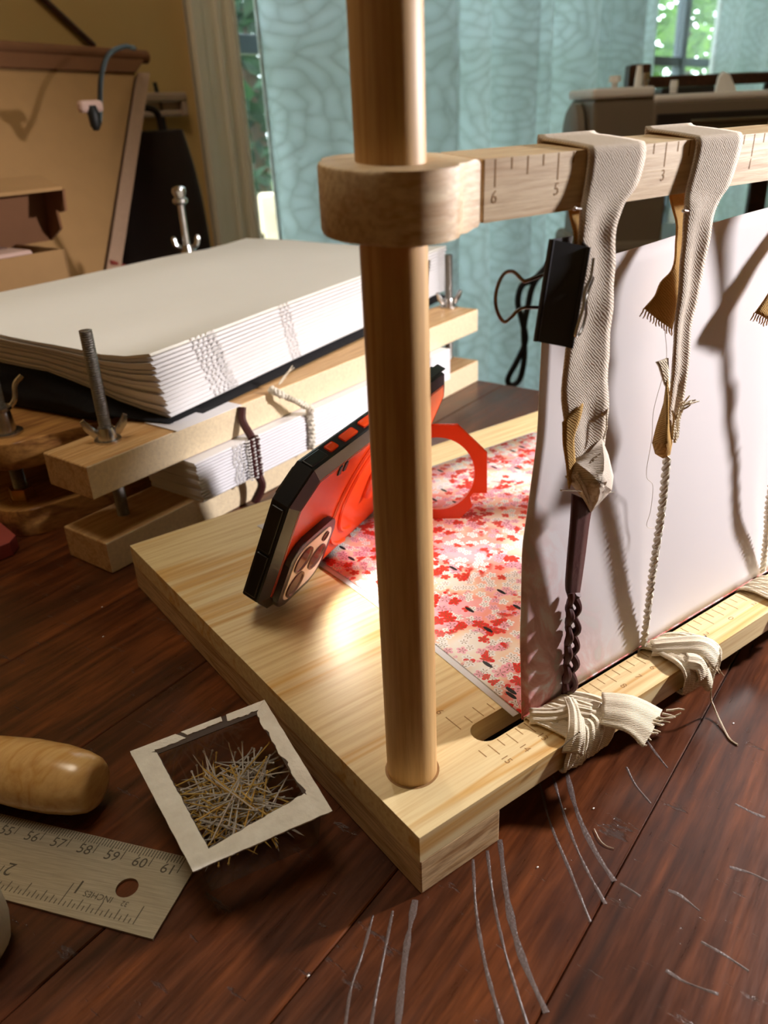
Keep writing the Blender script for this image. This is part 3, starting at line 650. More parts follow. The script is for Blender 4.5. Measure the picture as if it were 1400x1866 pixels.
wl = curve([Yp(992, 500, 1.6), Yp(960, 512, 1.6), Yp(953, 511, 1.6), Yp(935, 495, 1.6), Yp(918, 500, 1.6), Yp(905, 530, 1.6), Yp(905, 562, 1.6), Yp(918, 586, 1.6), Yp(932, 578, 1.6), Yp(950, 562, 1.6), Yp(984, 560, 1.6)], 5)
bm = B(); tube(bm, wl, .055, 7); finish('wire_handle', bm, 'copper_wire', clp, True)
wl = curve([Yp(1082, 470, .95), Yp(1077, 505, .9), Yp(1066, 530, .88), Yp(1063, 560, .88), Yp(1054, 590, .88), Yp(1049, 612, .9), Yp(1058, 606, .9), Yp(1068, 575, .9), Yp(1070, 540, .9), Yp(1082, 505, .95)], 5)
bm = B(); tube(bm, wl, .05, 7); finish('wire_handle', bm, 'steel', clp, True)
# leather strip: flat band that turns into a slit plait
ls = thing('leather_strip', 'dark brown leather strip plaited at its lower end, running down from the wide tape', 'leather strip', Yp(1035, 1262, 1.9))
ribbon('flat_band', [(1044, 900, 1080, 915), (1041, 950, 1073, 950), (1035, 1020, 1064, 1020), (1032, 1070, 1056, 1075), (1037, 1090, 1052, 1092)], [1.72, 1.75, 1.8, 1.85, 1.88], 'leather', ls, 5, 3, .12, 0)
for ph in range(3):
    pts, rad = [], []
    for i in range(41):
        f = i / 40; v = 1080 + f * 176; u = 1044.5 - 8 * f; sw = 7.5 * math.sin(f * 3.4 * math.pi + ph * 2 * math.pi / 3); p = Yp(u + sw, v, 1.84); p.y += .14 * math.cos(2 * (f * 3.4 * math.pi + ph * 2 * math.pi / 3)); pts.append(p); rad.append(.15 + .03 * math.sin(f * 30 + ph))
    bm = B(); tube(bm, pts, rad, 8); finish('plait_strand', bm, 'leather', ls, True)
bm = B(); p = [Yp(1033, 1225, 1.8), Yp(1047, 1235, 1.8), Yp(1050, 1262, 1.9), Yp(1026, 1268, 1.9)]; prism(bm, p, (0, .12, 0), .03); finish('strip_end', bm, 'leather', ls)
# narrow tape and cord
xl, xr = Yp(1264, 290, 1.7).x, Yp(1346, 280, 1.7).x
t2 = thing('linen_tape', 'narrow twisted linen tape looped over the crossbar with a frayed flap and a teardrop knot', 'linen tape', Yp(1212, 820, 1.7), 'linen tapes hanging from the crossbar')
tape_band(t2, xl, xr, [(1251, 348, 1330, 334), (1246, 372, 1312, 362), (1244, 400, 1297, 400), (1241, 450, 1287, 450), (1235, 530, 1274, 530), (1227, 620, 1258, 620), (1221, 700, 1248, 700), (1217, 760, 1240, 755), (1214, 800, 1226, 800)], [1.63, 1.6, 1.6, 1.62, 1.65, 1.68, 1.7, 1.72, 1.72])
ribbon('rear_flap', [(1220, 356, 1252, 350), (1231, 400, 1248, 400), (1231, 450, 1244, 450), (1222, 490, 1240, 490), (1206, 515, 1236, 530), (1196, 540, 1230, 570), (1174, 562, 1224, 600)], [3.2, 2.6, 2.2, 2.1, 2.05, 2.0, 2.0], 'linen_back', t2, 4, 8)
a, b_ = Yp(1174, 562, 2.0), Yp(1224, 600, 2.0)
fringe('frayed_ends', [lerp(a, b_, k / 11) for k in range(12)], [V((-.12 + .02 * k, 0, -.28)) for k in range(12)], 'linen_back', t2, .03)
bm = B(); td = [(1216, 690), (1210, 735), (1197, 775), (1189, 806), (1194, 826), (1208, 835), (1221, 828), (1225, 806), (1220, 775), (1218, 735)]
c_ = Yp(1208, 805, 1.25); ring1 = [Yp(u, v, 1.66) for u, v in td]; grid(bm, [[lerp(p, c_, t) + V((0, -.15 * math.sin(t * 1.6), 0)) for p in ring1 + ring1[:1]] for t in (0, .3, .6, .95)]); finish('teardrop_knot', bm, 'linen_back', t2, True, .05)
ribbon('tucked_end', [(1196, 660, 1216, 652), (1203, 672, 1218, 680), (1210, 700, 1220, 720)], [1.75, 1.7, 1.7], 'cotton', t2, 4, 4)
a = Yp(1222, 806, 1.55); fringe('frayed_tail', [Yp(1228 + k * 2, 770 - k * 6, 1.5) for k in range(7)], [Yp(1246 + k * 4, 738 - (k % 3) * 6, 1.3) - Yp(1228 + k * 2, 770 - k * 6, 1.5) for k in range(7)], 'cotton', t2, .045)
fringe('tail_base', [Yp(1230, 806, 1.5), Yp(1226, 800, 1.5), Yp(1234, 798, 1.5)], [Yp(1238, 756, 1.4) - Yp(1230, 806, 1.5)] * 3, 'cotton', t2, .07)
bm = B(); tube(bm, curve([Yp(1212, 600, 1.8), Yp(1214, 660, 1.8), Yp(1192, 745, 1.9), Yp(1188, 800, 1.95), Yp(1178, 865, 2.05), Yp(1190, 885, 2.05), Yp(1186, 930, 2.05), Yp(1180, 960, 2.1), Yp(1212, 961, 1.8)], 6), .012, 4); finish('loose_thread', bm, 'cord_white', t2, True)
pin('steel pin through the narrow twisted tape under the crossbar', Yp(1246, 384, 1.45), Yp(1290, 388, 1.6) + V((.6, .1, -.1)))
def twisted(bm, pts, r, pitch, strands=2, n=6):
    for s_ in range(strands):
        out = []; L_ = 0
        for i, p in enumerate(pts):
            if i: L_ += (p - pts[i - 1]).length
            d = pts[min(i + 1, len(pts) - 1)] - pts[max(i - 1, 0)]; x, y = frame_of(d); a = L_ / pitch * 2 * math.pi + s_ * 2 * math.pi / strands
            out.append(p + x * (r * .62 * math.cos(a)) + y * (r * .62 * math.sin(a)))
        tube(bm, out, r * .66, n)
c1 = thing('twisted_string', 'twisted cotton cord running from the teardrop knot down to the slot', 'cord', Yp(1173, 1172, 1.95))
bm = B(); twisted(bm, curve([Yp(1216, 832, 1.62), Yp(1206, 930, 1.7), Yp(1190, 1040, 1.8), Yp(1173, 1176, 1.95)], 24), .15, .62); finish('twisted_strands', bm, 'cord_white', c1, True)
# third tape, only its frayed flap, cord and wrap reach into view
t3 = thing('linen_tape', 'linen tape further along the crossbar with only its frayed flap showing', 'linen tape', (4.2, 1.7, H + 8), 'linen tapes hanging from the crossbar')
tape_band(t3, 1.6, 3.8, [(V((a, y, H + z)), V((b_, y, H + z))) for a, b_, y, z in ((1.65, 3.7, 1.63, 19.7), (2.1, 3.4, 1.6, 18.6), (2.4, 3.3, 1.62, 16), (2.6, 3.35, 1.66, 13), (2.85, 3.45, 1.7, 10.6), (3.1, 3.45, 1.72, 9.0))], [0] * 6)
ribbon('rear_flap', [(1450, 345, 1475, 335), (1446, 430, 1464, 430), (1420, 500, 1448, 500), (1396, 540, 1430, 550), (1375, 570, 1412, 588)], [3.2, 2.4, 2.1, 2.0, 2.0], 'linen_back', t3, 4, 8)
a, b_ = Yp(1375, 570, 2.0), Yp(1412, 588, 2.0)
fringe('frayed_ends', [lerp(a, b_, k / 9) for k in range(10)], [V((-.1, 0, -.3))] * 10, 'linen_back', t3, .03)
c2 = thing('twisted_string', 'twisted cotton cord meeting the slot beyond the teardrop-knot cord', 'cord', Yp(1392, 1036, 1.95))
bm = B(); twisted(bm, curve([V((3.28, 1.7, H + 9.1)), Yp(1403, 900, 1.75), Yp(1397, 970, 1.85), Yp(1390, 1042, 1.95)], 16), .14, .62); finish('twisted_strands', bm, 'cord_white', c2, True)
# ------------------------------------------------------------------ cloth wrapped round the front strip
def wrap(label, rows, seed, tail=None, thick=.09):
    """rows: (xL, xR, y, z above the board) from the slot edge round the front to below"""
    x0 = sum(r[0] + r[1] for r in rows) / 2 / len(rows); t = thing('cloth_wrap', label, 'cloth wrap', (x0, 0, H - 1.6), 'cotton ends wrapped round the front strip')
    a = curve([(r[0], r[2], H + r[3]) for r in rows], 5); b_ = curve([(r[1], r[2], H + r[3]) for r in rows], 5); out = []
    for i, (p, q) in enumerate(zip(a, b_)):
        row = []
        for j in range(33):
            f = j / 32; c = lerp(p, q, f); k = .05 * math.sin(f * 60 + 2.2 * math.sin(i * .12 + seed) + i * .05) + .10 * mnoise.noise(V((f * 5, i * .11, seed))); nrm = V((0, -.5, .85)) if p.z > H - .1 else V((0, -1, 0)); row.append(c + nrm * (k + .05 * math.sin(f * math.pi)))
        out.append(row)
    bm = B(); grid(bm, out); finish('wrapped_band', bm, 'cotton', t, True, thick); return t
w1 = wrap('bulky cream cotton wrap pinned below the leather strip', [(-12.8, -10.3, 2.0, -.7), (-12.8, -10.2, 2.02, .06), (-12.8, -9.9, 1.6, .16), (-12.6, -9.5, .8, .18), (-12.5, -9.3, .1, .16), (-12.6, -9.5, -.16, -.1), (-12.75, -9.9, -.22, -.7), (-12.85, -10.3, -.2, -1.2), (-12.7, -10.4, .3, -1.42)], 1.0)
# second, crossing layer and knot of that wrap
def over(name, pts, wd, parent, lift=.0, seed=0, mat='cotton'):
    c = curve(pts, 6); rows = []
    for i, p in enumerate(c):
        d = c[min(i + 1, len(c) - 1)] - c[max(i - 1, 0)]; nrm = V((0, -.5, .86)); s_ = d.cross(nrm).normalized(); w_ = wd[0] + (wd[1] - wd[0]) * i / (len(c) - 1)
        rows.append([p + s_ * (w_ * (j / 10 - .5)) + nrm * (.035 * math.sin(j * 1.7 + seed) + lift * math.sin(j / 10 * math.pi)) for j in range(11)])
    bm = B(); grid(bm, rows); return finish(name, bm, mat, parent, True, .07)
over('cross_fold', [(-12.75, 1.85, H + .24), (-12.0, 1.1, H + .36), (-11.3, .7, H + .5), (-10.9, .2, H + .5)], (.7, .5), w1, .1, 1)
over('cross_fold', [(-10.9, 1.35, H + .5), (-11.4, .6, H + .55), (-12.1, -.1, H + .3), (-12.5, -.3, H - .4)], (.5, .9), w1, .12, 2)
p0 = V((-10.0, -.05, H + .2)); tl = over('frayed_tail', [(-10.2, .3, H + .3), (-9.6, -.5, H + .28), (-9.2, -1.0, H + .0), (-9.0, -1.45, H - .25)], (1.5, 2.2), w1, .15, 3)
bs = [V((-9.9 + .22 * k, -1.3 - .03 * abs(k - 4), H - .35 + .07 * k)) for k in range(9)]
fringe('tail_threads', bs, [V((.15 + .05 * k, -.45, -.1 + .05 * (k % 3))) for k in range(9)], 'cotton', w1, .05)
w2 = wrap('loose cream cotton wrap below the twisted cord with a trailing thread', [(-5.5, -3.7, 2.0, -.6), (-5.45, -3.7, 2.03, .06), (-5.2, -3.1, 1.5, .2), (-5.3, -2.8, .8, .28), (-5.4, -2.7, .1, .34), (-5.5, -2.7, -.4, .1), (-5.5, -2.9, -.55, -.5), (-5.3, -3.2, -.4, -1.1), (-5.0, -3.4, .1, -1.4)], 3.0)
over('cross_fold', [(-5.2, 1.6, H + .25), (-4.4, .7, H + .5), (-3.8, -.1, H + .62), (-3.4, -.6, H + .1)], (.8, 1.3), w2, .16, 1)
over('cross_fold', [(-4.9, .0, H + .35), (-4.6, -.5, H + .3), (-4.4, -.7, H - .4), (-4.5, -.5, H - 1.0)], (.8, 1.1), w2, .2, 2)
fringe('stray_threads', [(-4.0 + .2 * k, -.45, H - .1 * k) for k in range(6)], [V((.2, -.3, -.3 - .05 * k)) for k in range(6)], 'cotton', w2, .03)
bm = B(); tube(bm, curve([V((-2.8, -.35, H + .1)), Yp(1296, 1262, -.9), Zp(1302, 1290, .4), Zp(1318, 1325, .1), Zp(1330, 1346, .06), Zp(1345, 1357, .06)], 7), .045, 5); finish('trailing_thread', bm, 'cotton', w2, True)
w3 = wrap('cream cotton wrap on the strip past the plaited and twisted ties', [(2.4, 4.4, 2.0, -.6), (2.4, 4.4, 2.03, .06), (2.6, 4.7, 1.4, .2), (2.6, 4.9, .7, .22), (2.6, 5.0, 0, .2), (2.6, 5.0, -.2, -.4), (2.7, 4.9, -.2, -1.1)], 5.0)
pin('pin with its head up beside the bulky wrap', Zp(1095, 1283, H + .45), Zp(1086, 1298, H + .1), .06, .03)
pin('pin lying across the front of the bulky wrap', Yp(1056, 1334, -.45), Yp(1018, 1366, -.35), .05, .025)
pin('bright pin standing in the loose wrap', Zp(1263, 1158, H + .75), Zp(1254, 1180, H + .25), .05, .05)
pin('flat-headed pin leaning in the loose wrap', Zp(1286, 1160, H + .8), Zp(1274, 1186, H + .25), .06, .025)
# ================================================================== phone in its rugged case, propped on a ring
pa, pt_ = .48226, .410268; PW, PL, PT = 9.0, 18.37, 1.3
pd = V((math.cos(pa), math.sin(pa), 0)); pm = V((math.sin(pa), -math.cos(pa), 0)); pv = UP * math.cos(pt_) + pm * math.sin(pt_); pn = pm * math.cos(pt_) - UP * math.sin(pt_)
PO = V((-18.2256, 15.1613, H + .03))
def ph(u, v, n): return PO + pd * u + pv * v + pn * n
def octo(m, c, n):   # chamfered outline inset by m
    return [ph(u, v, n) for u, v in ((c, m), (PL - c, m), (PL - m, c), (PL - m, PW - c), (PL - c, PW - m), (c, PW - m), (m, PW - c), (m, c))]
phn = thing('smartphone', 'smartphone in a black rugged case with translucent orange back, propped on its ring', 'phone', ph(PL / 2, 0, -.6))
bm = B(); prism(bm, octo(0, 1.45, -PT), pn * (PT - .32), .12); finish('case_bumper', bm, 'case_black', phn)
bm = B(); ra, rb = octo(0, 1.45, -.33), octo(.62, 1.75, .02)
grid(bm, [ra + ra[:1], rb + rb[:1]]); finish('bevel_frame', bm, 'case_smoke', phn)
bm = B(); prism(bm, octo(.55, 1.75, -.3), pn * .3); finish('back_panel', bm, 'orange', phn)
bm = B(); prism(bm, octo(.35, 1.3, -PT - .04), pn * .06); finish('screen', bm, 'screen', phn)
for k, (u0, u1) in enumerate(((3.35, 4.15), (4.75, 6.15), (6.75, 8.15))):
    bm = B(); box(bm, ph(u0, PW - .02, -1.02), pd * (u1 - u0), pv * .12, pn * .46, .1, 2); finish('side_button', bm, 'orange', phn)
for u0, u1 in ((0.3, 3.0), (8.6, 17.5)):
    bm = B(); box(bm, ph(max(u0, 1.5), PW - .02, -1.1), pd * (u1 - max(u0, 1.5)), pv * .1, pn * .6, .06); finish('grip_rib', bm, 'case_black', phn)
for v0, v1 in ((1.7, 4.4), (4.6, 7.3)):
    bm = B(); box(bm, ph(-.1, v0, -1.15), pd * .14, pv * (v1 - v0), pn * .62, .05); finish('grip_rib', bm, 'case_black', phn)
# raised arcs of the back panel
for r in (3.1, 4.0):
    bm = B(); tube(bm, [ph(9.4 + r * math.cos(a), 4.6 + r * math.sin(a), .02) for a in [math.radians(100 + 160 * i / 24) for i in range(25)]], .12, 6); finish('back_ridge', bm, 'orange', phn, True)
for k in range(2):
    bm = B(); box(bm, ph(3.6 + k * .55, PW - 1.15, -.05), pd * .3, pv * .55, pn * .14, .06); finish('frame_lug', bm, 'case_smoke', phn)
def rrect(u0, v0, u1, v1, r, n, k=6):
    out = []
    for cx, cy, a0 in ((u1 - r, v1 - r, 0), (u0 + r, v1 - r, 90), (u0 + r, v0 + r, 180), (u1 - r, v0 + r, 270)):
        for i in range(k + 1): a = math.radians(a0 + 90 * i / k); out.append(ph(cx + r * math.cos(a), cy + r * math.sin(a), n))
    return out
bm = B(); prism(bm, rrect(.75, .55, 5.15, 4.95, 1.1, .0), pn * .36, .08); bp = finish('camera_surround', bm, 'case_smoke', phn)
bm = B(); prism(bm, rrect(1.15, .95, 4.75, 4.55, .85, .3), pn * .1, .03); finish('camera_plate', bm, 'bump_plate', bp)
for (u, v, r) in ((2.05, 3.6, .78), (2.05, 1.9, .78), (3.75, 2.75, .78), (3.95, 4.05, .3)):
    bm = B(); lathe(bm, ph(u, v, .38), pn, [(0, r), (.1, r), (.1, r * .86), (.05, r * .8), (.05, .02)], 28); finish('camera_lens', bm, 'lens', bp, True)
# ring
RCn = Zp(797, 862, H + 2.95); toc = (CAM - RCn); toc.z = toc.z * .35; rn = toc.normalized(); rx_ = UP.cross(rn).normalized(); ry_ = rn.cross(rx_)
def rg(r, a, n): return RCn + rx_ * (r * math.cos(a)) + ry_ * (r * math.sin(a)) + rn * n
bm = B(); inner, outer = [], []
for i in range(48):
    a = 2 * math.pi * i / 48; dg = math.degrees(a) % 360
    ro = 3.05 / max(.92, math.cos(((a + math.pi / 8) % (math.pi / 4)) - math.pi / 8)) * .985
    if 318 < dg < 336: ro = 2.5
    outer.append((ro, a)); inner.append((2.25, a))
rws = []
for rlist, n in ((inner, -.22), (inner, .22), ([(x * .985, a) for x, a in outer], .26), (outer, .12), (outer, -.12), ([(x * .985, a) for x, a in outer], -.26)): rws.append([rg(r, a, n) for r, a in rlist + rlist[:1]])
rws.append(rws[0]); grid(bm, rws); bmesh.ops.remove_doubles(bm, verts=bm.verts, dist=.001); rgo = finish('ring_stand', bm, 'orange', phn, True)
hb = ph(9.4, 4.6, 0); bm = B(); ed = rg(2.5, math.pi, 0)
tube(bm, [hb + pv * .9, hb - pv * .9], .42, 12); finish('ring_hinge', bm, 'orange', phn, True)
bm = B(); tube(bm, [hb + pn * .1, lerp(hb, ed, .5), ed], [.38, .34, .3], 10); finish('ring_arm', bm, 'orange', phn, True)
# the phone's torch is on and lights the board
fl = ph(3.95, 4.05, .62)
light('phone_torch_light', 'SPOT', fl, .25, (1.0, .93, .82), fl + pn * 5, shadow_soft_size=.004, spot_size=2.5, spot_blend=.6)

# ================================================================== finishing press: two beech beams on bolts
F0 = V((-20.72, 30.33, 0)); BL, BD, BH = 45.8, 4.5, 2.2
bc = F0 + TA * BL / 2 + TB * BD / 2
pr_ = thing('finishing_press', 'small beech finishing press of two beams drawn together by threaded bolts', 'book press', bc)
def beam(z0, ds, name):
    bm = B(); box(bm, F0 + TA * ds + UP * z0, TA * BL, TB * BD, UP * BH, .1, 2); o = finish(name, bm, 'beech', pr_); bpy_faces(o); return o
def bpy_faces(o):   # the long front faces show flecked end-on rays
    o.data.materials.append(M['beech_end'])
    for p in o.data.polygons:
        if p.normal.dot(TB) < -.8: p.material_index = 1
bmL = beam(0, 0, 'beam'); bmU = beam(5.25, -.15, 'beam')
for (bx, by), ztop in (((-18.32, 33.7), 14.55), ((21.35, 46.6), 12.6)):
    bm = B(); prof = [(0, .36)]; z = .1
    while z < ztop - 1.9: prof += [(z, .36), (z + .06, .41)]; z += .14
    prof += [(ztop - 1.9, .36)]; lathe(bm, (bx, by, 1.9), UP, prof, 12); bo = finish('bolt', bm, 'steel_dull', pr_, True)
    wn = V((bx, by, 7.45)); bm = B(); lathe(bm, wn, UP, [(0, .85), (.14, .85)], 18); finish('washer', bm, 'steel', bo, True)
    bm = B(); lathe(bm, wn + UP * .14, UP, [(0, .62), (.5, .58), (.8, .5)], 14)
    for sg in (-1, 1):
        wd_ = (TA * .8 + TB * -.5).normalized() * sg; bx_ = UP.cross(wd_)
        prism(bm, [wn + wd_ * a + UP * b_ - bx_ * .13 for a, b_ in ((.35, .2), (.8, .3), (1.3, .9), (1.45, 1.5), (1.2, 1.65), (.95, 1.25), (.5, .75))], bx_ * .26, .06)
    finish('wing_nut', bm, 'steel', bo, True)
# book clamped between the beams
bf = Zp(370, 918, 2.2); bk = Zp(835, 700, 2.2)
def book_in_press():
    n = 13; t = thing('sewn_text_block', 'white sewn text block clamped in the beech press', 'book', lerp(bf, bk, .5) + UP * 0.02)
    a0 = F0 + TA * 7.3 - TB * 1.0; ln = 31.5; dep = 5.5
    for i in range(n):
        z0 = 2.22 + i * 3.0 / n; th = 3.0 / n * .97; j = .25 * math.sin(i * 1.9) * .4 - .10 * i / n * 8 * .5
        prof = [(0, .5), (.06, .1), (.14, 0), (dep, 0), (dep, 1), (.14, 1), (.06, .9)]
        bm = B(); prism(bm, [a0 + TA * j * .6 + TB * p + UP * (z0 + th * q) for p, q in prof], TA * (ln - j * .6)); finish('signature', bm, 'paper_cool', t)
    bm = B(); rnd = random.Random(5)
    for s0, cnt in ((3.1, 3), (4.4, 2), (11.0, 2), (22.5, 2), (27.5, 3)):
        for c in range(cnt):
            for i in range(n):
                z = 2.3 + i * 3.0 / n; p = a0 + TA * (s0 + c * .35 + .12 * rnd.random() - .1 * math.sin(i)) - TB * .05 + UP * z; tube(bm, [p - TA * .12, p - TB * .05 + UP * .08, p + TA * .1 + UP * .2], .045, 4, caps=False)
    o = finish('sewing_thread', bm, 'thread', t, True); o['kind'] = 'stuff'
    return a0
A0 = book_in_press()
# laced-on slips of that book: a leather thong and a cotton cord
lt = thing('leather_thong', 'dark brown leather thong laced over the clamped text block', 'leather thong', A0 + TA * 4.6 + UP * 2)
SP = A0 - TB * .18
bm = B(); tube(bm, curve([F0 + TA * 12.6 - TB * .15 + UP * 7.3, F0 + TA * 12.3 - TB * .35 + UP * 6.4, SP + TA * 4.9 + UP * 5.35], 6), .3, 8); finish('upper_slip', bm, 'leather', lt, True)
for k in (0, 1):
    bm = B(); tube(bm, [SP + TA * (4.75 + .55 * k + .06 * math.sin(i * 2.2)) + UP * (5.3 - 2.9 * i / 12) for i in range(13)], [.2 + .06 * (i % 2) for i in range(13)], 7); finish('stitched_run', bm, ['leather', 'cord_white'][0], lt, True)
bm = B(); tube(bm, curve([SP + TA * 5.1 + UP * 2.4, SP + TA * 5.2 - TB * .1 + UP * 1.5, SP + TA * 4.7 + TB * .3 + UP * .3], 5), .32, 8); finish('lower_slip', bm, 'leather', lt, True)
bm = B()
for i in range(13):
    for k in range(3): p = SP + TA * (4.35 + .5 * k) - TB * .12 + UP * (5.25 - 2.9 * i / 12); tube(bm, [p - TA * .15, p - TB * .12, p + TA * .15], .06, 4)
o = finish('sewing_thread', bm, 'thread', lt, True); o['kind'] = 'stuff'
cc2 = thing('cotton_slip', 'white cotton cord laced over the clamped text block', 'cord', A0 + TA * 10 + UP * 2)
pts = curve([F0 + TA * 15.6 - TB * .1 + UP * 7.75, F0 + TA * 16.0 - TB * .9 + UP * 7.3, SP + TA * 10.6 - TB * .35 + UP * 5.9, SP + TA * 11.1 + UP * 5.2, SP + TA * 11.15 + UP * 3.8, SP + TA * 11.0 + UP * 2.4], 10)
bm = B(); twisted(bm, pts, .27, .5, 2, 7); finish('twisted_strands', bm, 'cord_white', cc2, True)
fringe('frayed_end', [F0 + TA * 16.4 - TB * .2 + UP * 7.9] * 6, [TA * (.9 + .1 * k) + UP * (.5 + .12 * k) - TB * .2 for k in range(6)], 'cotton', cc2, .05)

# ================================================================== black cloth, flyleaf and the large text block on top
BA, BB = Zp(270, 640, 12.8), Zp(812, 447, 12.8); BKc = Zp(492, 423, 12.8)
bu = (BB - BA).normalized(); bw = (BKc - BB); bw -= bu * bw.dot(bu); bwl = 26.0; bw.normalize(); BLn = (BB - BA).length
NS = 16
def book_pt(f, g, k, e):
    """f along the spine 0..1, g away from the spine 0..1, k signature index (may be fractional), thickness fraction e"""
    kk = (k + e) / NS
    th_sp, th_fe = 5.0, 2.5; th = th_sp + (th_fe - th_sp) * min(1, g * 2.4) ** .8
    top = 12.8 - .55 * math.sin(min(1, g * 1.3) * math.pi) * (1 - .4 * f) - 1.0 * math.exp(-((g - .12) / .12) ** 2) * math.exp(-(f / .25) ** 2) * .4 + .5 * (1 - f) ** 3 * g
    lift = .25 * math.exp(-((f - .86) / .12) ** 2) * math.exp(-((g - 1) / .3) ** 2) * kk
    lean = (1 - kk)          # lower signatures sit further right and further in
    off = bu * (1.75 * lean * (1 - g) + .12 * math.sin((k) * 2.3)) + bw * (.9 * lean * (1 - g)) 
    x = BA + bu * (BLn * f) + bw * (bwl * g) + off
    x.z = top - lift - th * (1 - kk); return x
tbk = thing('large_text_block', 'large unbound sewn text block with drooping corner lying on black cloth', 'book', (BA + BB + bw * bwl) / 2 - UP * 5)
for k in range(NS):
    bm = B(); nu, ng = 12, 12; top = [[book_pt(i / nu, j / ng, k, .90) for i in range(nu + 1)] for j in range(ng + 1)]; bot = [[book_pt(i / nu, j / ng, k, .10) for i in range(nu + 1)] for j in range(ng + 1)]
    mid = [(top[0][i] + bot[0][i]) / 2 - bw * .17 for i in range(nu + 1)]
    grid(bm, bot[::-1] + [mid] + top)
    for e in (0, nu):     # head and tail edges
        loop = [r[e] for r in bot[::-1]] + [mid[e]] + [r[e] for r in top]; m_ = len(loop) // 2
        for q in range(m_):
            a, b_, c_, d_ = loop[q], loop[q + 1], loop[-q - 2], loop[-q - 1]
            if (c_ - b_).length < 1e-6: bm.faces.new([bm.verts.new(x) for x in (a, b_, d_)])
            else: bm.faces.new([bm.verts.new(x) for x in (a, b_, c_, d_)])
    fe = [top[ng], bot[ng]]; grid(bm, fe); bmesh.ops.remove_doubles(bm, verts=bm.verts, dist=.0005)
    finish('signature', bm, 'cover_sheet' if k == NS - 1 else 'paper', tbk, True)
bm = B(); rnd = random.Random(9)
for f0, cnt, sl in ((.085, 5, .045), (.125, 2, .05), (.315, 3, .03), (.955, 3, .01)):
    for c in range(cnt):
        for k in range(NS):
            f = f0 + c * .012 + sl * (1 - k / NS) * .5 + .003 * rnd.random(); p = book_pt(f, 0, k, .5) - bw * .16; d = bu * (.1 + .08 * rnd.random())
            tube(bm, [p - d, p - bw * .06 + UP * .12, p + d + UP * .18], .05, 4)
o = finish('sewing_thread', bm, 'thread', tbk, True); o['kind'] = 'stuff'
# black cloth under it, spilling over the press and the old press beside it
rows = []
for i in range(25):
    f = .035 + .915 * i / 24; r = []
    for j in range(21):
        g = -.03 + 1.0 * j / 20; p = BA + bu * (BLn * f + 2.2) + bw * (bwl * g + .5); up_ = book_pt(min(1, max(0, f)), max(0, g), 0, 0).z - .1
        low = 7.62
        z = max(low, up_ - .05) if f > .05 else low + (up_ - low) * .55 + .5 * mnoise.noise(V((f * 14, g * 9, 1)))
        if f > .05: z = min(z, up_ - .04); 
        p.z = z; r.append(p)
    rows.append(r)
low_rows = [[V((p.x, p.y, 7.55 - (1.5 if q < 4 else .0) * 0)) for p in r] for q, r in enumerate(rows)]
bm = B(); grid(bm, rows); grid(bm, low_rows)
for a, b_ in ((rows[0], low_rows[0]), (rows[-1], low_rows[-1]), ([r[0] for r in rows], [r[0] for r in low_rows]), ([r[-1] for r in rows], [r[-1] for r in low_rows])): grid(bm, [a, b_])
bmesh.ops.remove_doubles(bm, verts=bm.verts, dist=.001)
tag(finish('black_cloth', bm, 'black_cloth', smooth=True), 'folded black cloth bunched under the large text block', 'cloth')
# folds of the cloth that bunch at the left end
bm = B(); rows = []
cl = thing('cloth_bundle', 'rumpled black cloth bulging out under the drooping head of the large text block', 'cloth', BA + bw * 12 - UP * 5.2)
for i in range(33):
    g = -.02 + 1.0 * i / 32; P0 = book_pt(0, max(0, g), 0, 0) + bw * (bwl * min(0, g)); r = []; z1 = P0.z - .06; z0 = 7.56 if g < .2 else 7.0
    for k in range(-5, 13):
        if k < 0: p = P0 + bu * (-k * .5); p.z = z1 - .05
        else:
            f = k / 12; blg = (1.0 + .5 * math.sin(g * 7 + 1)) * math.sin(f * math.pi * .8 + .2) + .3 * mnoise.noise(V((g * 7, f * 3.5, 2))); p = P0 - bu * blg * (.4 + .6 * min(1, (z1 - z0))); p.z = z1 + (z0 - z1) * f + .12 * mnoise.noise(V((g * 11, f * 2, 8))) * math.sin(f * math.pi)
        r.append(p)
    rows.append(r)
grid(bm, rows); finish('drape', bm, 'black_cloth', cl, True, .08)
# loose flyleaf sticking out between cloth and beam
bm = B(); grid(bm, [[F0 + TA * (s_) + TB * t_ + UP * 7.5 for s_ in (6.6, 9, 12.5)] for t_ in (-.25, 1.2, 3)]); tag(finish('flyleaf', bm, 'paper_cool', solid=.05), 'thin white sheet poking out over the beech beam under the cloth', 'paper')

# ================================================================== old dark press with rounded boards
OC = V((-23.6, 39.2, 0)); oaz = math.radians(2); oa = V((math.cos(oaz), math.sin(oaz), 0)); ob = V((-math.sin(oaz), math.cos(oaz), 0))
op = thing('old_book_press', 'old dark wooden press with rounded boards and heavy bolts behind the beech press', 'book press', OC + oa * 8 + ob * 15)
def oboard(z0, z1, nm):
    r = 2.6; pts = []
    for cx, cy, a0 in ((18 - r, 27 - r, 0), (r, 27 - r, 90), (r, r, 180), (18 - r, r, 270)):
        for i in range(9): a = math.radians(a0 + 90 * i / 8); pts.append(OC - oa * 1.2 - ob * .2 + oa * (cx + r * math.cos(a)) + ob * (cy + r * math.sin(a)) + UP * z0)
    bm = B(); prism(bm, pts, UP * (z1 - z0), .12); finish(nm, bm, 'oldwood', op, True)
oboard(0, 2.0, 'press_board'); oboard(5.0, 6.9, 'press_board')
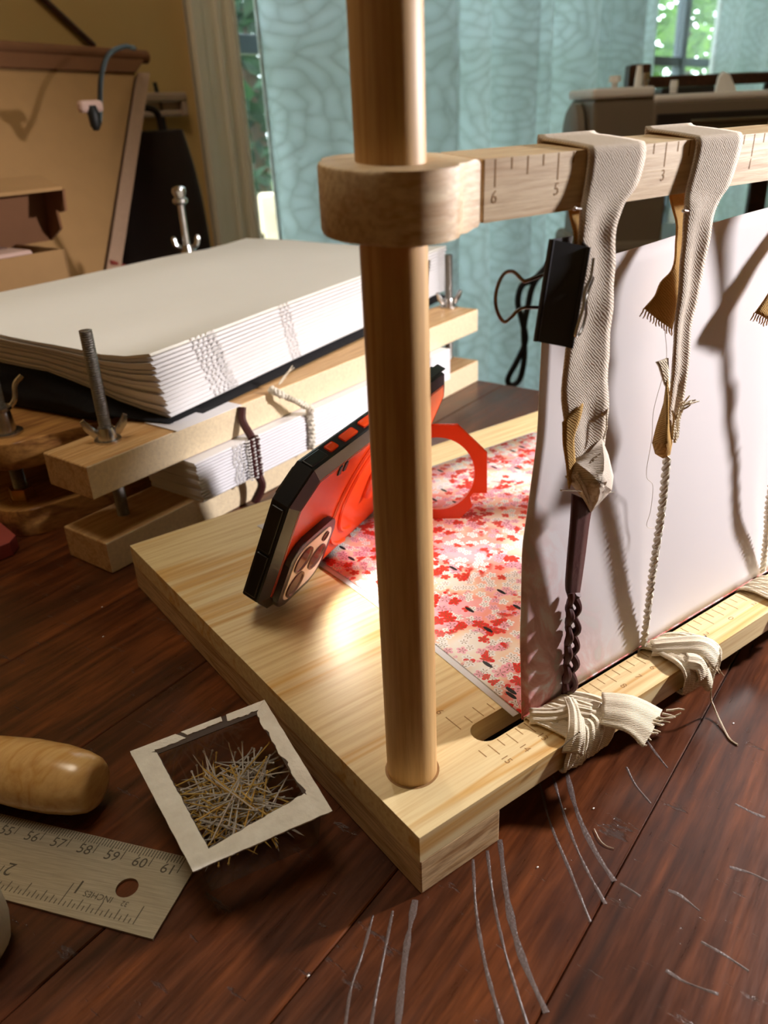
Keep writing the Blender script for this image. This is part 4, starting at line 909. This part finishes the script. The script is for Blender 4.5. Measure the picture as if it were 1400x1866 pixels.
def obolt(p, ztop, nut=True):
    p = V(p); bm = B(); prof = [(0, .42)]; z = .1
    while z < ztop - 2.3: prof += [(z, .42), (z + .07, .48)]; z += .16
    lathe(bm, (p.x, p.y, 1.9), UP, prof, 12); bo = finish('bolt', bm, 'steel_dull', op, True)
    bm = B(); lathe(bm, (p.x, p.y, 2.0), UP, [(0, 1.0), (.12, 1.0), (.14, .85), (.9, .85)], 6); finish('hex_nut', bm, 'brass', bo)
    bm = B(); q = V((p.x, p.y, 6.9)); lathe(bm, q, UP, [(0, 1.15), (.15, 1.15), (.2, .75), (1.6, .62), (1.7, .8), (1.9, .8)], 18); 
    for sg in (-1, 1):
        wd_ = (TA * .9 + TB * -.4) * sg; bx_ = UP.cross(wd_).normalized()
        tube(bm, curve([q + wd_ * .6 + UP * 1.7, q + wd_ * 1.1 + UP * 2.2, q + wd_ * 1.35 + UP * 3.2, q + wd_ * 1.9 + UP * 3.7], 4), .18, 7)
    finish('wing_nut', bm, 'steel', bo, True)
b1 = Zp(9, 782, 7.2); obolt(b1, 12.0)
# tall rod at the far corner with its wing nut and cap
fb = V((8.0, 78.8, 0)); fb = fb - (fb - V((CAM.x, CAM.y, 0))) * .07; fzt = 18.2
bm = B(); lathe(bm, (fb.x, fb.y, .5), UP, [(0, .38), (fzt - .5, .38)], 12); fo = thing('threaded_rod', 'tall bright steel rod with wing nut and cap nut behind the large text block', 'rod', (fb.x, fb.y, 0)); finish('rod_shaft', bm, 'steel', fo, True)
bm = B(); lathe(bm, (fb.x, fb.y, 0), UP, [(0, 1.6), (.5, 1.6), (.6, .8), (1.4, .7)], 6); finish('base_nut', bm, 'steel', fo)
bm = B(); lathe(bm, (fb.x, fb.y, fzt - .9), UP, [(0, .5), (.25, .8), (.6, .8), (.75, .55), (1.3, .75), (1.7, .7), (1.9, .3)], 16); finish('cap_nut', bm, 'steel', fo, True)
q = V((fb.x, fb.y, 12.2)); bm = B(); lathe(bm, q, UP, [(0, .7), (.9, .55)], 14)
for sg in (-1, 1):
    wd_ = (RX := (TA * .75 - TB * .65)) * sg; tube(bm, curve([q + wd_ * .4 + UP * .5, q + wd_ * 1.1 + UP * .9, q + wd_ * 1.35 + UP * 1.9], 4), [.3] * 8 + [.16], 8)
finish('wing_nut', bm, 'steel', fo, True)
# red scrap of card on the table beside the old press
bm = B(); pts = [Zp(-30, 990, .02), Zp(0, 968, .02), Zp(35, 998, .02), Zp(24, 1012, .02), Zp(-20, 1030, .02)]; prism(bm, pts, UP * 1.0, .05); tag(finish('red_card_box', bm, 'red_card'), 'corner of a small red card box beside the old press', 'box')

# ================================================================== things on the near left of the table
# steel ruler, lying flat
ra0, rb0 = Zp(364, 1567.7, .1), Zp(0, 1483, .1); rl = Zp(301.3, 1717.8, .1)
ru = (rb0 - ra0).normalized(); ru.z = 0; rv = V((-ru.y, ru.x, 0)); 
if (rl - ra0).dot(rv) < 0: rv = -rv
RW = (rl - ra0).dot(rv); CMU = 1.235
def rp(u, v, z): return V((ra0.x, ra0.y, 0)) + ru * u + rv * v + UP * z      # u grows away from the end with the hole
RLN = 61.3 * CMU
rul = thing('steel_ruler', 'brushed steel ruler with etched centimetre and inch scales and a hanging hole', 'ruler', rp(RLN / 2, RW / 2, 0))
bm = B(); hole = [(2.05 + .42 * math.cos(a), RW * .53 + .42 * math.sin(a)) for a in [2 * math.pi * i / 24 for i in range(24)]]
ro = [(.35 - .35 * math.sin(a), RW - .35 + .35 * math.cos(a)) for a in [math.radians(90 * (1 - i / 6)) for i in range(7)]]
outer_ = [(0.35 - .35 * math.cos(a), .35 - .35 * math.sin(a)) for a in [math.radians(90 * i / 6) for i in range(7)]]
# end piece with the hole, then the plain length
def hole_plate(z0, z1):
    sq = []
    for i in range(24):
        a = 2 * math.pi * i / 24; c_, s_ = math.cos(a), math.sin(a); k = 1 / max(abs(c_), abs(s_)); sq.append((2.05 + 2.05 * c_ * k if True else 0, RW * .53 + (RW * .53 if s_ < 0 else RW * .47) * s_ * k))
    for z in (z0, z1): 
        a = [rp(u, v, z) for u, v in sq]; b_ = [rp(u, v, z) for u, v in hole]; grid(bm, [a + a[:1], b_ + b_[:1]])
    grid(bm, [[rp(u, v, z0) for u, v in hole + hole[:1]], [rp(u, v, z1) for u, v in hole + hole[:1]]]); grid(bm, [[rp(u, v, z0) for u, v in sq + sq[:1]], [rp(u, v, z1) for u, v in sq + sq[:1]]])
hole_plate(.02, .12); box(bm, rp(4.1, 0, .02), ru * (RLN - 4.1), rv * RW, UP * .1); bmesh.ops.remove_doubles(bm, verts=bm.verts, dist=.001)
blade = finish('blade', bm, 'ruler', rul)
bm = B()
for k in range(0, 116):
    mm = 61.0 - k * .1; u = (61.45 - mm) * CMU
    ln = .34 if k % 5 else .44
    if k % 10 == 0: ln = .74
    box(bm, rp(u - .018, .02, .12), ru * .036, rv * ln, UP * .003)
o = finish('millimetre_ticks', bm, 'ink', rul); o['kind'] = 'stuff'
for cm in range(50, 62):
    u = (61.45 - cm) * CMU; bm = text_mesh(str(cm), .62, rp(u + .42, .70, .12), -ru, -rv, .004); finish('numeral', bm, 'ink', rul)
bm = B(); INU = 2.54 * CMU
for k in range(0, 64):
    u = 1.0 + k * INU / 16; ln = .75 if k % 16 == 0 else (.55 if k % 8 == 0 else (.42 if k % 4 == 0 else (.32 if k % 2 == 0 else .2)))
    if k % 16 == 0 and k: ln = .95
    box(bm, rp(u - .018, RW - .32 - ln, .12), ru * .036, rv * ln, UP * .003)
o = finish('inch_ticks', bm, 'ink', rul); o['kind'] = 'stuff'
for k in (1, 2, 3):
    u = 1.0 + k * INU; bm = text_mesh(str(k), .8, rp(u - .3, RW - 1.2, .12), ru, rv, .004); finish('numeral', bm, 'ink', rul)
bm = text_mesh('INCHES', .36, rp(1.0 + INU - 1.25, RW - 1.0, .12), ru, rv, .004); finish('lettering', bm, 'ink', rul)
bm = text_mesh('32', .3, rp(1.75, RW - .98, .12), ru, rv, .004); finish('lettering', bm, 'ink', rul)
bm = text_mesh('16', .3, rp(1.3 + 2 * INU + 1.0, RW - 1.0, .12), ru, rv, .004); finish('lettering', bm, 'ink', rul)
# wooden tool handle
he = Zp(150, 1426, 1.45); h0 = Zp(-60, 1388, 1.45); hd = (h0 - he).normalized(); hd.z = 0
bm = B(); prof = [(0, .72), (.05, .95), (.25, 1.12), (.8, 1.28), (1.8, 1.4), (3.2, 1.42), (5, 1.3), (7, 1.12), (8.5, .95), (9.2, .8), (9.4, .5)]
lathe(bm, V((he.x, he.y, 1.43)) - hd * .7, hd, prof, 40); tag(finish('awl_handle', bm, 'handle', smooth=True), 'smooth turned light wood tool handle lying above the ruler', 'tool handle')
# white rounded thing at the edge of view: a spool of white thread wrapped in cloth
bm = B(); wp = Zp(-78, 1672, 1.8); lathe(bm, V((wp.x, wp.y, 0)), UP, [(0, 1.15), (.3, 1.35), (1.2, 1.5), (2.4, 1.45), (3.3, 1.2), (3.6, .7)], 26); tag(finish('thread_ball', bm, 'cord_white', smooth=True), 'rounded white thread ball lying on the end of the ruler', 'thread')
# pin box: clear plastic tub with torn paper round its rim
RZ = 2.75; rim = [Zp(237, 1370, RZ), Zp(482, 1276, RZ), Zp(606, 1478, RZ), Zp(352, 1589, RZ)]; cen = sum(rim, V((0, 0, 0))) / 4
bot = [V((p.x, p.y, .04)) for p in [lerp(p, cen, .17) for p in rim]]
shift = Zp(386, 1606, .04) - bot[3]; shift.z = 0; bot = [p + shift * .6 for p in bot]
pbx = thing('pin_box', 'clear plastic pin box with torn white paper round its rim', 'pin box', V((cen.x, cen.y, 0)))
bm = B(); topi = [lerp(p, cen, .10) for p in rim]
grid(bm, [topi + topi[:1], bot + bot[:1]]); bm.faces.new([bm.verts.new(p) for p in bot]); bmesh.ops.remove_doubles(bm, verts=bm.verts, dist=.001); finish('tub', bm, 'clear', pbx, False)
def rim_strip(a, b_, ia, ib, n, seed, tear):
    bm = B(); rows = []
    for i in range(n + 1):
        f = i / n; p, q = lerp(a, b_, f), lerp(ia, ib, f); w_ = 1 + tear * mnoise.noise(V((f * 9, seed, 0))) + .5 * tear * mnoise.noise(V((f * 31, seed, 2))); p = p + (p - q) * (.03 * mnoise.noise(V((f * 14, seed, 5))))
        rows.append([p + UP * .0, lerp(p, q, .5 * w_) + UP * (.02 + .02 * mnoise.noise(V((f * 20, seed, 9)))), lerp(p, q, w_) + UP * .0])
    grid(bm, rows); return bm
inn = [lerp(rim[0], cen, .27), lerp(rim[1], cen, .24), lerp(rim[2], cen, .40), lerp(rim[3], cen, .34)]
inn[2] = Zp(555, 1447, RZ); inn[3] = Zp(380, 1548, RZ); inn[0] = Zp(286, 1372, RZ); inn[1] = Zp(468, 1300, RZ)
bm = B(); inn2 = [lerp(p, cen, .02) for p in inn]; grid(bm, [[p - UP * .03 for p in rim + rim[:1]], [p - UP * .03 for p in inn2 + inn2[:1]]]); finish('rim_flange', bm, 'smoke', pbx, False, .04)
for k, (t_, sd) in enumerate(((.25, 1), (.3, 2.3), (.06, 3.7), (.05, 5.1))):
    a, b_ = rim[k], rim[(k + 1) % 4]; ia, ib = inn[k], inn[(k + 1) % 4]
    if k == 0:
        for f0, f1, wd_ in ((0, .32, .75), (.36, .66, .5), (.7, 1.0, .75)):
            bm = rim_strip(lerp(a, b_, f0), lerp(a, b_, f1), lerp(lerp(a, b_, f0), lerp(ia, ib, f0), wd_), lerp(lerp(a, b_, f1), lerp(ia, ib, f1), wd_), 12, sd + f0 * 5, .2); finish('paper_scrap', bm, 'adhesive', pbx, False, .05)
    else:
        bm = rim_strip(a, b_, ia, ib, 30, sd, t_); finish('paper_scrap', bm, 'adhesive', pbx, False, .05)
# pins heaped in the tub
pbm = B(); tube(pbm, [(0, 0, -1.35), (0, 0, 1.15), (0, 0, 1.4)], [.032, .032, .006], 5); sphere(pbm, (0, 0, -1.37), .06, 6)
for v in pbm.verts: v.co *= S
pme = {}
for nm, mt in (('s', plain('pin_steel', '#DAD8D4', .25, .45, .1, 200)), ('g', plain('pin_brass', '#E0BE6C', .25, .45, .1, 200))):
    me = bpy.data.meshes.new('dressmaking_pin'); pbm.to_mesh(me); me.materials.append(mt); pme[nm] = me
pbm.free(); rnd = random.Random(21)
bcen = sum(bot, V((0, 0, 0))) / 4
for i in range(215):
    f, g = rnd.random(), rnd.random(); lay = (i / 215)
    q = lerp(lerp(bot[0], bot[1], .14 + .72 * f), lerp(bot[3], bot[2], .14 + .72 * f), .12 + .78 * g)
    heap = 1 - .5 * (abs(f - .42) + abs(g - .55)); z = .2 + 1.9 * lay * heap
    az = rnd.uniform(0, 2 * math.pi); el = rnd.gauss(0, .16) + (.35 if rnd.random() < .08 and lay > .6 else 0); d = V((math.cos(az) * math.cos(el), math.sin(az) * math.cos(el), math.sin(el)))
    c = V((q.x, q.y, z)) ; c = lerp(c, V((bcen.x, bcen.y, z)), .2)
    mn = min((c - d * 1.4).z, (c + d * 1.4).z)
    if mn < .1: c.z += .1 - mn
    gold = rnd.random() < .38
    o = bpy.data.objects.new('dressmaking_pin', pme['g' if gold else 's']); COL.objects.link(o); o.location = c * S; o.rotation_euler = d.to_track_quat('Z', 'Y').to_euler()
    tag(o, 'brass coloured pin heaped in the clear pin box' if gold else 'silver steel pin heaped in the clear pin box', 'pin', 'pins heaped in the pin box')
# crumbs / stray hair on the table
bm = B(); tube(bm, curve([Zp(1083, 1510, .05), Zp(1093, 1530, .06), Zp(1105, 1541, .05), Zp(1119, 1546, .05)], 4), .02, 4); tag(finish('stray_thread', bm, 'cord_white', smooth=True), 'short stray thread on the table in front of the frame', 'thread')
for u, v in ((562, 1778), (1082, 1473), (1030, 1474), (188, 1160), (186, 1106), (1337, 1318), (1308, 1320), (980, 1580)):
    bm = B(); p = Zp(u, v, .03); sphere(bm, p, .045, 6, (1.3, .8, .5)); tag(finish('paper_crumb', bm, 'thread', smooth=True), 'tiny pale paper crumb on the dark table', 'crumb', 'paper crumbs scattered on the table')

# ================================================================== behind: cartons, cable, sewing machine
# large flat carton leaning at the back of the table
tb0 = 84; bl_, br_ = Tp(-200, 560, tb0), Tp(158, 540, tb0); bl_.z = br_.z = 2.4
br_ = Tp(158, 540, tb0); br_.z = 2.4; bl_ = br_ - TA * 52
tr_ = Tp(246, 132, tb0 + 17); tl_ = tr_ - TA * 52 + UP * 1.3
lc = thing('leaning_carton', 'large flat cardboard carton leaning against the tan wall', 'carton', (bl_ + br_) / 2)
nn = (br_ - bl_).cross(tl_ - bl_).normalized(); nn = nn if nn.dot(TB) > 0 else -nn
bm = B(); prism(bm, [bl_, br_, tr_, tl_], nn * .5); finish('front_sheet', bm, 'card', lc)
e0, e1 = br_ + TA * .55, tr_ + TA * .55; bm = B(); prism(bm, [e0, e0 + TA * 2.4 + UP * .2, e1 + TA * 2.2, e1], nn * 5); finish('side_wall', bm, 'card_edge', lc)
bm = B(); prism(bm, [bl_ + nn * .8, br_ + nn * .8, tr_ + nn * .8, tl_ + nn * .8], nn * 4); finish('inner_tray', bm, 'card_dark', lc)
up_ = (tr_ - br_).normalized(); fl_ = [tl_ - up_ * .3, tr_ - up_ * .3, tr_ + up_ * 3.0 + TA * 1.6, tl_ + up_ * 3.3]; bm = B(); prism(bm, [p - nn * .45 for p in fl_], nn * .35, .1); tube(bm, [fl_[3], fl_[2]], .9, 10); finish('top_flap', bm, 'card_dark', lc, True)
# cable with a small plug hanging in front of the carton
cp = lambda u, v, d=82: Tp(u, v, d)
cb_ = thing('thin_cable', 'thin dark cable with a small pale plug hanging over the leaning carton', 'cable', cp(176, 238))
bm = B(); tube(bm, curve([cp(245, 88, 99), cp(225, 85, 96), cp(198, 100, 92), cp(184, 140, 88), cp(182, 200, 84), cp(180, 225, 82)], 6), .32, 7); finish('lead', bm, 'black_rubber', cb_, True)
bm = B(); box(bm, cp(152, 206), TA * 3.0, TB * 1.2, UP * 1.3, .4); finish('plug', bm, 'pinkpaper', cb_)
bm = B(); lathe(bm, cp(176, 238), UP, [(0, .3), (.5, .6), (1.8, .7), (2.6, .4)], 12); finish('tip', bm, 'black_rubber', cb_, True)
bm = B(); tube(bm, [Tp(60, -20, WT - .6), Tp(172, 84, WT - .6)], .45, 6); tag(finish('brown_string', bm, 'darkwood', smooth=True), 'straight brown cord running down the tan wall', 'cord')
bm = B(); tube(bm, curve([Tp(282, 150, WT - 1), Tp(300, 230, WT - 1), Tp(308, 300, WT - 1), Tp(298, 365, WT - 1), Tp(270, 360, WT - 1), Tp(255, 330, WT - 1)], 5), .35, 6); tag(finish('wall_cable', bm, 'black_rubber', smooth=True), 'dark looping cable hanging below the chair rail', 'cable')
# small open mailing box
t_b = 72; f1 = Tp(133, 520, t_b); f1.z = 0; f0 = f1 - TA * 22; topz = Tp(124, 452, t_b).z
mb = thing('mailing_box', 'small open brown mailing box with its lid up', 'box', (f0 + f1) / 2)
for nm, o_, a_, b__ in (('front_wall', f0, TA * 22, TB * .4), ('rear_wall', f0 + TB * 9, TA * 22, TB * .4), ('side_wall', f0, TA * .4, TB * 9.4), ('side_wall', f1 - TA * .4, TA * .4, TB * 9.4)):
    bm = B(); box(bm, o_, a_, b__, UP * topz); finish(nm, bm, 'card', mb)
bm = B(); box(bm, f0 + UP * .05, TA * 22, TB * 9.4, UP * .4); finish('bottom', bm, 'card', mb)
LB, LF, LT, LU = Tp(74, 325, t_b + 8.2), Tp(114, 346, t_b + 3), Tp(118, 384, t_b + 2.8), Tp(101, 380, t_b + 5); RB = Tp(92, 438, t_b + 8.6)
bm = B(); prism(bm, [RB - TA * 22, RB, LB, LB - TA * 22], TB * .4); finish('lid', bm, 'card_dark', mb)
bm = B(); prism(bm, [LB - TA * 22, LB, LF, LF - TA * 22], UP * .35); finish('lid_front_flap', bm, 'card', mb)
bm = B(); prism(bm, [RB, LB, LF, LT, lerp(LT, LU, .6) - UP * .3, LU, lerp(LU, RB, .6) - TB * 1.5], TA * .3); finish('lid_side_flap', bm, 'card_dark', mb)
bm = B(); box(bm, f0 + TB * 1 + UP * (topz - 1.6), TA * 19, TB * 7, UP * 1.9, .3); tag(finish('pink_paper_bundle', bm, 'pinkpaper'), 'bundle of pale pink paper inside the small mailing box', 'paper')
# dark form added for the shadowed gap between the carton and the door casing
bgp = Tp(296, 470, 106.5); bgp.z = 0
bgc = bgp; dark_form = thing('added_dark_form', 'added dark brown form filling the shadowed gap behind the tall press rod', 'dark_form', bgc)
rows = []
for i in range(12):
    z = 24 * i / 11; r = []
    for j in range(25):
        a = 2 * math.pi * j / 24; k = (abs(math.cos(a)) ** .5 * (1 if math.cos(a) > 0 else -1), abs(math.sin(a)) ** .5 * (1 if math.sin(a) > 0 else -1)); sh = 1 - .25 * (i / 11) ** 3
        r.append(bgc + TA * (9 * k[0] * sh) + TB * (4 * k[1] * sh) + UP * (z + .5 * mnoise.noise(V((a * 2, z * .3, 0)))))
    rows.append(r)
bm = B(); grid(bm, rows); bm.faces.new([bm.verts.new(p) for p in rows[-1][:-1]]); finish('form_body', bm, 'dark_form', dark_form, True)
bm = B(); tube(bm, curve([bgc - TA * 4 + UP * 23.5, bgc - TA * 3 + UP * 27, bgc + TA * 3 + UP * 27, bgc + TA * 4 + UP * 23.5], 6), .5, 8); finish('handle', bm, 'dark_form', dark_form, True)
bm = B(); tube(bm, [Tp(200, 478, 88), Tp(242, 492, 88)], .4, 6); tag(finish('orange_strap', bm, 'red_card', smooth=True), 'thin orange strap behind the leaning carton', 'strap')
# ------------------------------------------------------------------ second desk with a sewing machine
DN = 122.0
def Mp(u, v, k=0.0):     # vertical plane square to the view, DN + k away
    n = V((.595, .804, 0)); return Np(u, v, CAM + n * (DN + k), n)
mx = V((.804, -.595, 0)); my = V((.595, .804, 0))
mo = Mp(1075, 300); mo.z = 0; zt_ = Mp(1085, 166).z; wpx = (Mp(1400, 300) - Mp(1300, 300)).dot(mx) / 100
def mm_(a, b_, z): return V((mo.x, mo.y, 0)) + mx * a + my * b_ + UP * z
dsk = thing('sewing_desk', 'dark wooden desk under the sewing machine', 'desk', mm_(25, 15, FZ))
bm = B(); box(bm, mm_(-.5, -6, -3), mx * 82, my * 27, UP * 3, .3); finish('desk_top', bm, 'darkwood', dsk)
for a in (.5, 74):
    for b_ in (-4, 15): bm = B(); box(bm, mm_(a, b_, FZ), mx * 5, my * 5, UP * (-3 - FZ), .4); finish('leg', bm, 'darkwood', dsk)
sm = thing('sewing_machine', 'taupe sewing machine with a handwheel and a top deck painted window-bright', 'sewing machine', mm_(20, 9, 0))
PWd = (Mp(1217, 400) - Mp(1075, 400)).dot(mx)
bm = B(); box(bm, mm_(-1, -1.5, 0), mx * 44, my * 19, UP * 7, .8); finish('bed', bm, 'machine', sm)
bm = B(); box(bm, mm_(0, 0, 6), mx * PWd, my * 15, UP * (zt_ - 7), .5); finish('pillar', bm, 'machine', sm)
az0 = Mp(1300, 332).z; az1 = Mp(1300, 180).z; xs_ = (Mp(1180, 250) - Mp(1075, 250)).dot(mx)
bm = B(); box(bm, mm_(xs_, -.5, az0), mx * (44 - xs_), my * 15, UP * (az1 - az0), .4); finish('arm', bm, 'machine', sm)
sl0, sl1 = Mp(1300, 226).z, Mp(1300, 203).z
bm = B(); box(bm, mm_(xs_ + .6, -.8, sl0), mx * (42 - xs_), my * .8, UP * (sl1 - sl0), .2); finish('front_slot', bm, 'machine_slot', sm)
bm = B(); tube(bm, [mm_(xs_ + 5, -1.0, (sl0 + sl1) / 2 - .3), mm_(40, -1.0, (sl0 + sl1) / 2 - .2)], .35, 8); finish('slot_highlight', bm, 'steel', sm, True)  # steel bar added to draw the bright highlight in the slot
bm = B(); box(bm, mm_(-.3, -.4, zt_ - 1), mx * (PWd * .75), my * 16, UP * 1.3, .4); finish('top_cap', bm, 'machine_top', sm)
bm = B(); box(bm, mm_(PWd * .72, -.6, az1 - .2), mx * (45 - PWd * .72), my * 16, UP * 1.0, .4); finish('top_deck', bm, 'machine_top', sm)
bm = B(); lathe(bm, mm_(-.2, 7, Mp(1060, 262).z), -mx, [(0, 4.6), (.3, 5.0), (1.2, 5.0), (1.6, 4.4), (1.7, 2)], 30); finish('handwheel', bm, 'machine', sm, True)
def knob(u, v0, v1, r0, r1, nm, mt, k=5):
    p0, p1 = Mp(u, v0, k), Mp(u, v1, k); bm = B(); h_ = (p1.z - p0.z); lathe(bm, p0, UP, [(0, r0), (h_ * .45, r0), (h_ * .5, r1), (h_, r1 * .8)], 12); finish(nm, bm, mt, sm, True)
knob(1120, 160, 138, .4, .9, 'spool_pin', 'white_plastic'); knob(1163, 160, 119, .55, .5, 'spool_pin', 'white_plastic'); knob(1227, 170, 146, .55, .6, 'thread_guide', 'white_plastic'); knob(1176, 160, 132, .45, .6, 'bobbin_winder', 'steel')
bm = B(); a = Mp(1304, 178, 3); b_ = Mp(1345, 178, 3); prism(bm, [a, b_, lerp(a, b_, .85) + UP * 1.2, lerp(a, b_, .55) + UP * 2.8, lerp(a, b_, .25) + UP * 3.2, lerp(a, b_, .1) + UP * 2.6], my * 1.2, .2); finish('dial_guard', bm, 'white_plastic', sm)
bm = B(); box(bm, mm_(PWd * .95, 5, az1 + .7), mx * 7, my * 4, UP * .9, .2); finish('stitch_window', bm, 'machine_slot', sm)
# brown wooden frame standing behind the machine
w0, w1 = Mp(1146, 160, 22), Mp(1470, 160, 22); wz0, wz1 = Mp(1300, 156, 22).z, Mp(1300, 133, 22).z
wf = thing('wooden_chair', 'dark brown wooden chair back rising behind the sewing machine', 'chair', V((w0.x, w0.y, FZ)) + mx * 20 + my * 20)
bm = B(); prism(bm, [V((w0.x, w0.y, wz0)), V((w1.x, w1.y, wz0)), V((w1.x, w1.y, wz1 - .2)), V((w0.x, w0.y, wz1))], my * 3, .2); finish('top_rail', bm, 'darkwood', wf)
zp1 = Mp(1158, 117, 22).z
for d_ in (0, 44):
    bm = B(); box(bm, V((w0.x, w0.y, FZ)) + mx * d_, mx * 3.4, my * 3.2, UP * (zp1 - FZ), .3); finish('rear_leg', bm, 'darkwood', wf)
    bm = B(); box(bm, V((w0.x, w0.y, FZ)) + mx * d_ + my * 40, mx * 3.4, my * 3.2, UP * 43, .3); finish('front_leg', bm, 'darkwood', wf)
bm = B(); box(bm, V((w0.x, w0.y, FZ + 42)) , mx * 47, my * 43, UP * 3, .5); finish('seat', bm, 'darkwood', wf)
for d_ in (11, 22, 33):
    bm = B(); box(bm, V((w0.x, w0.y, FZ + 44)) + mx * d_ + my * .8, mx * 3, my * 1.4, UP * (wz0 - FZ - 44), .3); finish('back_slat', bm, 'darkwood', wf)
# black power cord hanging in a loop beside the desk
kp = lambda u, v: Mp(u, v, -22)
bm = B(); tube(bm, curve([kp(1010, 470), kp(975, 508), kp(952, 520), kp(944, 550), kp(952, 585), kp(958, 620), kp(944, 655), kp(926, 690), kp(933, 702), kp(948, 690), kp(956, 650), kp(955, 600), kp(962, 560), kp(972, 520), kp(1000, 480)], 6), .38, 8)
tag(finish('power_cord', bm, 'black_rubber', smooth=True), 'black power cord hanging in loops before the curtain', 'cord')
